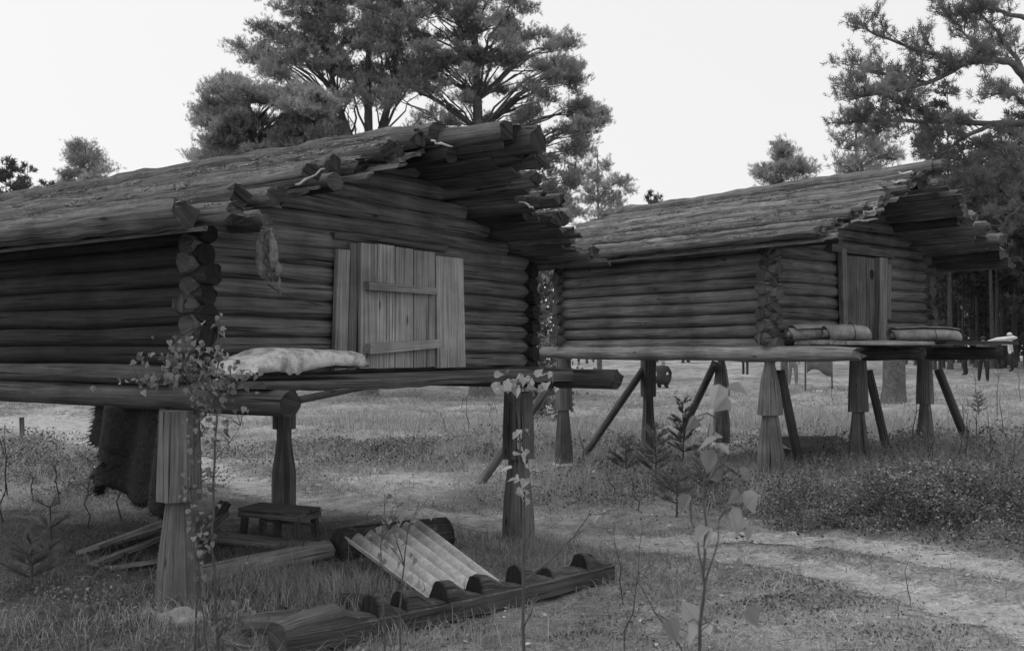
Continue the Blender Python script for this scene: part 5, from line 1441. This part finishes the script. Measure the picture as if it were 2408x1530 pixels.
# short dry grass
x, y = scatter(330000, 3.2, 34)
m = path_mask(x, y); dn = fbm(x * .9 + 40, y * .9, 4)
keep = rng.random(len(x)) < np.clip((dn - .36) * 4.0, .08, 1) * (1 - .93 * m)
x, y, dn = x[keep], y[keep], dn[keep]
h = rng.gamma(3, .0105, len(x)) * np.clip(.5 + dn, .6, 1.4) * np.clip(.8 + y / 22, .8, 1.7); wdt = .0026 + .00058 * y
blades(x, y, h, wdt, rng.uniform(.3, 3.2, len(x)), rng.uniform(.45, 1.35, len(x)) * np.clip(.65 + .7 * (fbm(x * .7, y * .7, 3) - .2), .6, 1.3) * (1 - .5 * left_shade_mask(x, y)), 'grass', 'grass')
# taller tufts: around posts, slate and the right bank
def tuft_region(cx, cy, sx, sy, n, hm, name='tall_grass'):
    p = G(cx, cy); return p.x + rng.normal(0, sx, n), p.y + rng.normal(0, sy, n), np.full(n, hm)
T = [tuft_region(*a) for a in ((1600, 1130, .9, .6, 2600, .2), (900, 1060, 1.4, .8, 3000, .17), (1280, 1060, 1.0, .8, 1800, .2), (2100, 1130, 1.2, .8, 4000, .28), (700, 1385, .35, .2, 1100, .17), (860, 1395, .3, .15, 800, .15), (600, 1400, .35, .2, 700, .15), (1250, 1290, .25, .25, 900, .13), (1330, 1300, .3, .25, 500, .12), (440, 1460, .25, .12, 400, .13), (900, 1440, .5, .12, 700, .1), (1000, 1510, .5, .1, 500, .12),
     (2000, 1150, .8, .5, 2500, .22), (2250, 1090, .9, .9, 4500, .3), (1900, 1170, .5, .4, 1200, .18), (1500, 1120, .8, .8, 2200, .2), (1300, 1020, 1.2, 1.2, 2500, .22), (1000, 1000, 1.6, 1.4, 3000, .2), (150, 1100, 1.2, 1.2, 2600, .2), (1420, 1350, .3, .15, 400, .1), (2100, 1010, 1.2, 1.5, 2500, .3), (1750, 1000, 1.5, 1.5, 2200, .25), (100, 1500, .5, .25, 900, .09), (2200, 1500, .5, .3, 900, .09))]
x = np.concatenate([t[0] for t in T]); y = np.concatenate([t[1] for t in T]); hm = np.concatenate([t[2] for t in T])
k = rng.random(len(x)) > path_mask(x, y) * .9; x, y, hm = x[k], y[k], hm[k]
blades(x, y, hm * rng.uniform(.4, 1.2, len(x)), .002 + .0004 * np.clip(y, 0, 30), rng.uniform(.1, .9, len(x)), rng.uniform(.5, 1.3, len(x)), 'tall_grass', 'grass')
# low bilberry-like shrubs
def shrubs():
    pos, sz = [], []
    regs = [(2200, 1225, .75, .35, 22000, .34), (2330, 1195, .8, .4, 16000, .40), (2000, 1200, .6, .35, 4500, .16), (2380, 1290, .4, .25, 2500, .15), (1650, 1160, .8, .5, 4500, .2), (1500, 1120, .7, .5, 3000, .2), (950, 1075, 1.3, .7, 5000, .16), (800, 1060, .9, .6, 2600, .15), (180, 1100, 1.3, .9, 11000, .22), (300, 1150, .6, .5, 4500, .2), (60, 1050, 1.5, 1.2, 6000, .22), (2150, 1090, .9, 1.0, 9000, .3), (1280, 1050, 1.0, .8, 2200, .2), (1880, 1420, .4, .2, 900, .04), (1750, 1380, .4, .2, 500, .04), (2050, 1520, .5, .2, 900, .05), (1350, 1480, .5, .2, 1200, .04), (150, 1480, .6, .3, 2600, .06), (250, 1420, .5, .2, 1800, .05), (1820, 1260, .2, .1, 500, .05)]
    for (cx, cy, sx, sy, n, hm) in regs:
        n = int(n * 1.9); p = G(cx, cy); x = p.x + rng.normal(0, sx, n); y = p.y + rng.normal(0, sy, n)
        c = fbm(x * 2.1 + 80, y * 2.1, 3); k = (c > .42) & (rng.random(n) > path_mask(x, y) * .97); x, y, c = x[k], y[k], c[k]
        z = gz(x, y) + rng.random(len(x)) ** .6 * hm * np.clip((c - .38) * 4, .15, 1.2); pos.append(np.stack([x, y, z], -1)); sz.append((.0035 + .00078 * y) * rng.uniform(.5, 1.7, len(x)))
    pos = np.concatenate(pos); sz = np.concatenate(sz); n = len(pos)
    d = unit(rng.normal(0, 1, (n, 3)) + np.array([0, 0, .2])); s = unit(np.cross(d, rng.normal(0, 1, (n, 3))))
    V = np.stack([pos, pos + (d * .5 + s * .35) * sz[:, None] * 2, pos + d * sz[:, None] * 2, pos + (d * .5 - s * .35) * sz[:, None] * 2], 1)
    tag(soup('undergrowth', V, M['shrub'], rng.gamma(5, .19, n) * np.clip(1.6 - 1.3 * np.abs(fbm(pos[:, 0] * 3, pos[:, 1] * 3, 2) - .5) * 2, .5, 1.5)), kind='stuff')
shrubs()
# fallen leaves and chips
x, y = scatter(2600, 3.4, 16, tmax=.58); z = gz(x, y) + .012; n = len(x)
d = unit(np.stack([rng.normal(0, 1, n), rng.normal(0, 1, n), rng.normal(0, .25, n)], -1)); s = np.cross(d, np.array([0, 0, 1.0])); sz = rng.uniform(.008, .024, n)[:, None]
c = np.stack([x, y, z], -1)
tag(soup('fallen_leaves', np.stack([c - d * sz, c + s * sz * .6 + np.array([0, 0, .006]), c + d * sz, c - s * sz * .6], 1), M['litter'], rng.uniform(.35, 1.2, n)), kind='stuff')
# loose twigs
def twigs():
    mb = MB()
    for i in range(260):
        yy = 3.6 * (14 / 3.6) ** rnd.random(); xx = rnd.uniform(-.58, .58) * (yy + .4); a = rnd.random() * 6.28; L = rnd.uniform(.05, .25)
        p = [Vector((xx + math.cos(a) * L * t, yy + math.sin(a) * L * t, gz1(xx + math.cos(a) * L * t, yy + math.sin(a) * L * t) + .012 + .02 * t * rnd.random())) for t in (0, .5, 1)]
        mb.tube(p, [.004, .003, .002], 4, rnd.uniform(.4, 1.4), False)
    tag(mb.build('twig_litter', M['stem_pale']), kind='stuff')
twigs()
